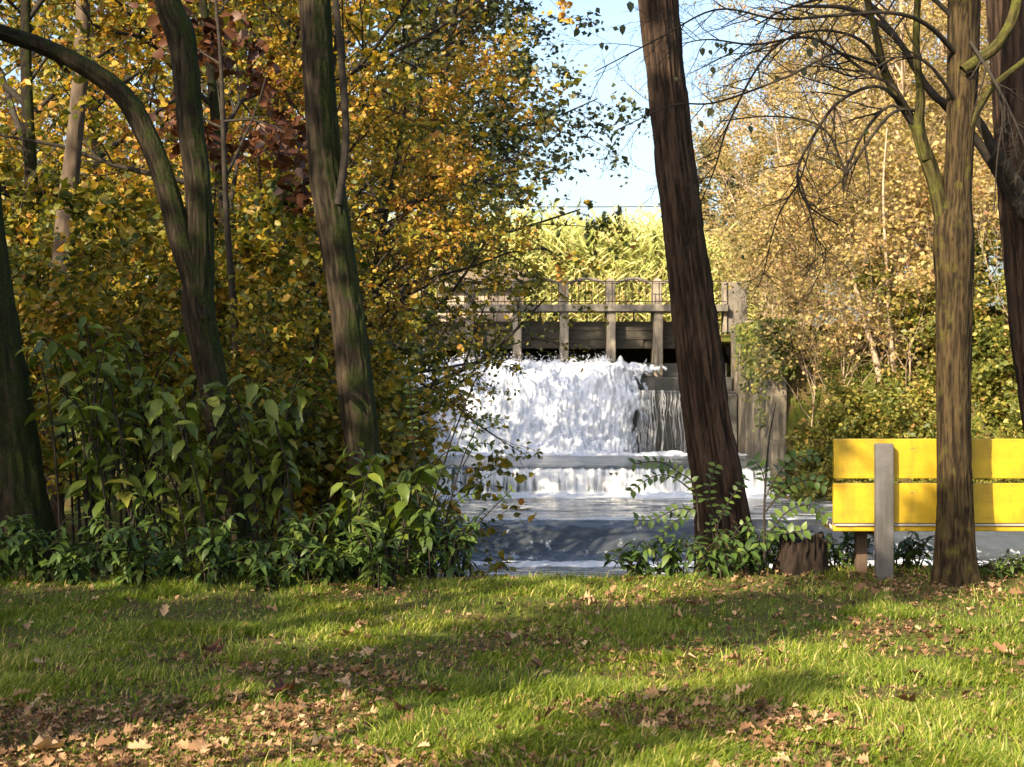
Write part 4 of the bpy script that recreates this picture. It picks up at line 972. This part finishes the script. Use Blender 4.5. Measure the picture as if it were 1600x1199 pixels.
for i, (px_, Y) in enumerate(herbs):
    Y = Y - .28 * max(0, math.sin(i * 1.7)) * (i < 15)
    x_ = (px_ - 800) * Y / FPX
    make_plant('leafy_herb', (x_, Y, gz(x_, Y)), 300 + i, herb_label(i), 'plant', 'herbs edging the lawn under the trees', 12, (.50 if i < 14 else .56) * (1 + .32 * math.sin(i * 2.3)), .24, 13, .125, 'lance', 'herb', 'herb', 22 if i < 15 else 0, arch=.6, base=.42, droop=.75)
# plants round the foot of the leaning tree, stump and bench
rp = [(1000, 11.0, .36, 'low leafy plant at the water side, left of the leaning tree'), (1060, 10.9, .42, 'bushy plant with narrow leaves at the left foot of the leaning tree'),
      (1115, 10.8, .42, 'narrow leaved plant covering the root of the leaning tree'), (1165, 10.9, .45, 'narrow leaved plant between the leaning tree and the stump'),
      (1200, 11.4, .48, 'leafy plant standing behind the stump towards the river'), (1320, 11.35, .40, 'low green plant under the left end of the yellow bench'),
      (1425, 11.3, .36, 'low plant with pointed leaves under the bench seat'), (1560, 10.75, .20, 'small low plant at the right foot of the fork tree'), (1600, 10.9, .24, 'small green plant at the right edge under the bench')]
for i, (px_, Y, H, label) in enumerate(rp):
    x_ = (px_ - 800) * Y / FPX
    make_plant('leafy_plant', (x_, Y, gz(x_, Y)), 400 + i, label, 'plant', None, 12, H, .24, 11, .12 if i < 7 else .07, 'lance', 'herb', 'herb', 26, arch=.6, base=.36 if i < 7 else .5, droop=.7)
# saplings with leaves set in pairs
def sapling(name, label, stems, seed, lsize, matname='herb', key='ovalherb', Y=10.9, every=.05, base=.45):
    rng = np.random.default_rng(seed)
    b0 = at(*stems[0][0][0][:2], Y); root = empty(name, b0, label, 'sapling')
    for rows, leafy in stems:
        P, R = pxpath([(a, b_, w_) for a, b_, w_ in rows], Y, 24)
        g = Geo(); g.tube(P - b0, np.maximum(R, .0016), 5); g.build('stem', M['twig'], root)
        if not leafy: continue
        s = np.concatenate([[0], np.cumsum(np.linalg.norm(np.diff(P, axis=0), axis=1))])
        for k, d_ in enumerate(np.arange(s[-1] * leafy, s[-1], every)):
            q = np.array([np.interp(d_, s, P[:, c]) for c in range(3)]); i = min(np.searchsorted(s, d_), len(P) - 1)
            ax = P[i] - P[i - 1]; ax /= np.linalg.norm(ax)
            for sd_ in (-1, 1):
                side = np.cross(ax, (0, -1, .35)) * sd_
                d = side + ax * .5 + np.array((0, rng.normal(0, .3), -.25 + rng.normal(0, .2)))
                me = LM[key][rng.integers(0, len(LM[key]))]
                place_leaf(me, root, q, d, (rng.normal(0, .4), -.5, .9), lsize * rng.uniform(.7, 1.15))
    return root
sapling('pinnate_sapling', 'slender sapling with paired leaves before the falls, left of the leaning tree', [([(1092, 830, 4), (1085, 760, 3), (1060, 738, 2), (1030, 722, 2), (990, 725, 1.4)], .25), ([(1085, 770, 3), (1050, 745, 2), (1020, 745, 1.6), (985, 768, 1.2)], .3), ([(1090, 800, 3), (1060, 795, 2), (1020, 812, 1.4), (990, 812, 1.2)], .2), ([(1088, 790, 2), (1050, 820, 2), (1020, 850, 1.4)], .1)], 31, .062)
sapling('pinnate_sapling', 'sapling with paired green leaves between the leaning tree and bench', [([(1195, 880, 5), (1194, 800, 4), (1200, 700, 3), (1212, 630, 1.5)], 0), ([(1196, 800, 3), (1225, 765, 2), (1262, 750, 1.6), (1292, 760, 1.2)], .2), ([(1196, 840, 3), (1230, 800, 2), (1262, 790, 1.5), (1290, 806, 1.2)], .15), ([(1195, 780, 2), (1215, 742, 2), (1245, 715, 1.4), (1282, 712, 1.2)], .2), ([(1195, 830, 2), (1220, 835, 2), (1260, 828, 1.3)], .1), ([(1196, 760, 2), (1190, 735, 2), (1180, 722, 1.2)], .2)], 33, .075)
sapling('pinnate_sapling', 'pale feathery shoot growing up the front of the leaning trunk', [([(1120, 880, 4), (1118, 820, 3), (1108, 770, 2), (1120, 720, 1.2)], .55), ([(1118, 830, 2), (1135, 790, 2), (1165, 748, 1.2)], .3), ([(1118, 850, 2), (1110, 815, 2), (1135, 796, 1.2)], .3), ([(1140, 870, 2), (1150, 830, 2), (1175, 812, 1.2)], .3)], 35, .055, Y=11.05)
sapling('arching_shoots', 'thin dark shoots leaning right over the river by the herbs', [([(655, 880, 4), (672, 800, 3), (705, 690, 2.5), (740, 600, 2), (752, 580, 1.2)], 0), ([(690, 860, 4), (700, 800, 3), (722, 720, 2.2), (748, 662, 1.4)], .78), ([(660, 870, 4), (654, 790, 3), (645, 680, 2.5), (640, 590, 1.6)], .6), ([(720, 850, 3), (760, 805, 2), (800, 765, 1.4)], .8), ([(700, 800, 2), (725, 775, 1.6), (745, 772, 1.2)], .3), ([(722, 730, 2), (745, 695, 1.6), (772, 695, 1.2)], .3), ([(735, 690, 2), (755, 655, 1.6), (785, 656, 1.2)], .4)], 37, .05, Y=10.95)
# sunlit dead branch lying in the wood
db = empty('fallen_branch', at(130, 540, 13.6), 'bleached dead branch lying sunlit between the left trunks', 'branch')
for rows in ([(48, 480, 14), (90, 486, 15), (130, 505, 14), (170, 535, 12), (215, 560, 7)], [(90, 478, 8), (60, 470, 5)], [(130, 505, 9), (165, 515, 9), (190, 500, 8), (222, 506, 6)], [(150, 520, 10), (205, 548, 7), (235, 558, 4)], [(120, 498, 8), (165, 540, 6), (205, 575, 4)], [(78, 460, 5), (80, 520, 5), (84, 600, 4)]):
    P, R = pxpath(rows, 13.6, 24); g = Geo(); g.tube(P - np.array(db.location), R, 8); g.build('stick', M['pale_bark'], db)

# ------------------------------------------------------------------ lawn: grass, litter, single leaves
rg = np.random.default_rng(3)
def scatter(N, y0, y1, dens):
    out = []
    while sum(map(len, out)) < N:
        y_ = 1 / rg.uniform(1 / y1, 1 / y0, N); x_ = rg.uniform(-.36, .36, N) * y_
        k = rg.random(N) < dens(x_, y_); out.append(np.stack([x_[k], y_[k]], 1))
    return np.concatenate(out)[:N]
def bare(x_, y_):
    """1 where dead leaves cover the lawn, 0 where grass is thick"""
    a = sstep(6.8, 5.7, y_) * sstep(.3, -1.1, x_)
    b_ = sstep(1.0, 2.2, x_) * sstep(9.2, 9.9, y_)
    c_ = sstep(.04, .32, fbm(v3(x_ * 1.0, y_ * 1.7, 7.0), 4))
    return np.clip(.85 * a + .65 * b_ + .65 * c_, 0, 1)
N = 165000
xy = scatter(N, 5.2, 11.45, lambda a, b_: (1 - .88 * bare(a, b_)) * (b_ < lawn_edge(a) + .25) * (.10 + .90 * sstep(-.16, .22, fbm(v3(a * 2.3, b_ * 2.3, 1.0), 3))))
x_, y_ = xy.T; zg_ = ground(x_, y_)
tuft = fbm(v3(x_ * 2.6, y_ * 2.6, 4.0), 4, .6)
hb = (.026 + .062 * np.clip(tuft + .30, 0, 1.2) ** 1.3 + .024 * rg.random(N)) * rg.uniform(.5, 1.3, N)
hb = np.where(rg.random(N) < .015, hb * 1.8, hb) * (1 - .25 * sstep(10.2, 10.7, y_) * (np.abs(x_ - .1) < 1))
az = 3.2 * fbm(v3(x_ * 2.6, y_ * 2.6, 6.0), 2) + rg.normal(0, 1.1, N); ln_ = rg.uniform(.2, 1.25, N); w = rg.uniform(.0017, .0044, N)
dx, dy = np.cos(az), np.sin(az); tx, ty = -dy, dx
fz = rg.uniform(0, 6.283, N); tx, ty = np.cos(fz), np.sin(fz)
B = v3(x_, y_, zg_ - .004)
def pt(u, lat, wk):
    return B + v3(dx * hb * ln_ * u ** 2 * .9 + tx * w * lat * wk, dy * hb * ln_ * u ** 2 * .9 + ty * w * lat * wk, hb * (u - .28 * ln_ * u ** 2))
GV = np.stack([pt(0, -1, 1), pt(0, 1, 1), pt(.55, -1, .8), pt(.55, 1, .8), pt(1, 0, 0)], 1).reshape(-1, 3)
i5 = np.arange(N)[:, None] * 5
GF = np.concatenate([i5 + np.array([[0, 1, 3]]), i5 + np.array([[0, 3, 2]]), i5 + np.array([[2, 3, 4]])])
gt_ = np.clip(.50 + .16 * rg.normal(0, 1, N) + .22 * fbm(v3(x_ * .9, y_ * .9, 2.0), 2) + .45 * (rg.random(N) < .12), 0, 1)
link('grass', mesh_np('grass', GV, GF, True, {'tint': np.repeat(gt_, 5)}), M['grass'], kind='stuff', label='short patchy lawn grass with dead leaves in it')

def lobed(seed, lobes=3, wmul=1.0):
    """a curled lobed dead leaf, outline fan, unit length along y"""
    r_ = random.Random(seed); L = []
    m = lobes * 2
    for k in range(m + 1):
        t = .14 + .78 * k / m; wd = (.34 if k % 2 else .17) * math.sin(math.pi * (.15 + .8 * t)) * wmul * r_.uniform(.85, 1.15)
        L.append((wd, t + (.07 if k % 2 else 0)))
    pts = [(0, 0)] + [(-a, t) for a, t in L] + [(0, 1.0)] + [(a * r_.uniform(.85, 1.15), t) for a, t in reversed(L)]
    pts = np.array(pts); curl = r_.uniform(.5, 1.6); tw_ = r_.uniform(-.5, .5); bend_ = r_.uniform(-.4, .4)
    z_ = curl * pts[:, 0] ** 2 * 1.6 + bend_ * (pts[:, 1] - .5) ** 2 + tw_ * pts[:, 0] * (pts[:, 1] - .4)
    V = np.c_[pts, z_]; n_ = len(V); mid = np.array([[0, .35, bend_ * .02], [0, .68, bend_ * .03]])
    V = np.vstack([V, mid]); h_ = len(L)
    T = []
    for k in range(n_):
        a, b_ = k, (k + 1) % n_
        c_ = n_ if (V[a, 1] + V[b_, 1]) / 2 < .52 else n_ + 1
        T.append((b_, a, c_))
    # close the seam between the two hubs
    mid_l = min(range(1, h_ + 1), key=lambda k: abs(V[k, 1] - .52)); mid_r = min(range(h_ + 2, n_), key=lambda k: abs(V[k, 1] - .52))
    T += [(n_, n_ + 1, mid_l), (n_ + 1, n_, mid_r)]
    return V, np.array(T)
LOB = [lobed(s_, lb, wm) for s_, lb, wm in ((1, 3, 1), (2, 3, 1.2), (3, 2, 1.1), (4, 4, 1.0), (5, 2, .8), (6, 3, 1.5))]
def litter_xy(N, base_):
    return scatter(N, 5.2, 11.3, lambda a, b_: np.clip(base_ + 1.0 * bare(a, b_), 0, 1) * (b_ < lawn_edge(a) + .1))
N = 11500
xy = litter_xy(N, .17); g = Geo()
for i in range(N):
    V, T = LOB[i % len(LOB)]; s_ = rg.uniform(.018, .050); a = rg.uniform(0, 6.283)
    Rz = Matrix.Rotation(a, 3, 'Z') @ Matrix.Rotation(rg.normal(0, .28), 3, 'X') @ Matrix.Rotation(rg.normal(0, .28), 3, 'Y')
    p = np.array((xy[i, 0], xy[i, 1], 0)); 
    g.add((V * s_) @ np.array(Rz).T + p, T=T, tint=float(np.clip(rg.normal(.42, .30), 0, 1)))
for k, V in enumerate(g.V): pass
zz = ground(xy[:, 0], xy[:, 1]) + rg.uniform(.004, .030, N)
for i in range(N): g.V[i] = g.V[i] + np.array((0, 0, zz[i]))
g.build('leaf_litter', M['litter'], tint=True, kind='stuff', label='small dry brown leaves scattered over the lawn')
# the largest leaves lie singly
lob_me = []
for k, (V, T) in enumerate(LOB):
    for t in (.35, .65, .9):
        me = mesh_np('fallen_leaf', V, T, True, {'tint': np.full(len(V), t)}); me.materials.append(M['litter']); lob_me.append(me)
me_red = mesh_np('fallen_leaf', *LOB[5], True, {'tint': np.full(len(LOB[5][0]), .5)}); me_red.materials.append(M['redbrown'])
special = [(318, 1022, .14, 'large red brown fallen leaf lying on the lawn below the herbs', 1), (460, 1088, .13, 'dark red brown fallen leaf curled in the grass', 1), (45, 1190, .15, 'large pale fallen leaf at the bottom left corner', 0), (555, 1000, .12, 'tan fallen leaf standing on edge in the grass', 0), (1092, 1047, .12, 'tan fallen leaf in the sunlit grass below the leaning tree', 0), (1430, 1115, .12, 'curled brown fallen leaf in the grass at right', 0)]
def put_leaf(me, x_, y_, s_, label, grp, rng, tilt=.3, h_=.03):
    o = link('fallen_leaf', me, None, None, label=label, cat='leaf', group=grp)
    o.location = (x_, y_, gz(x_, y_) + h_); o.rotation_euler = (rng.gauss(0, tilt), rng.gauss(0, tilt), rng.uniform(0, 6.283)); o.scale = (s_,) * 3
    return o
rr = random.Random(12)
for px_, py_, s_, label, red in special:
    Y = 3600 / (py_ - HOR); put_leaf(me_red if red else lob_me[rr.randrange(len(lob_me))], (px_ - 800) * Y / FPX, Y, s_, label, None, rr, .25, .05)
xy = litter_xy(294, .32)
for i in range(294):
    put_leaf(lob_me[rr.randrange(len(lob_me))], float(xy[i, 0]), float(xy[i, 1]), rr.uniform(.05, .10), 'dry brown lobed leaf fallen on the lawn', 'fallen leaves on the lawn', rr, .30, rr.uniform(.018, .040))
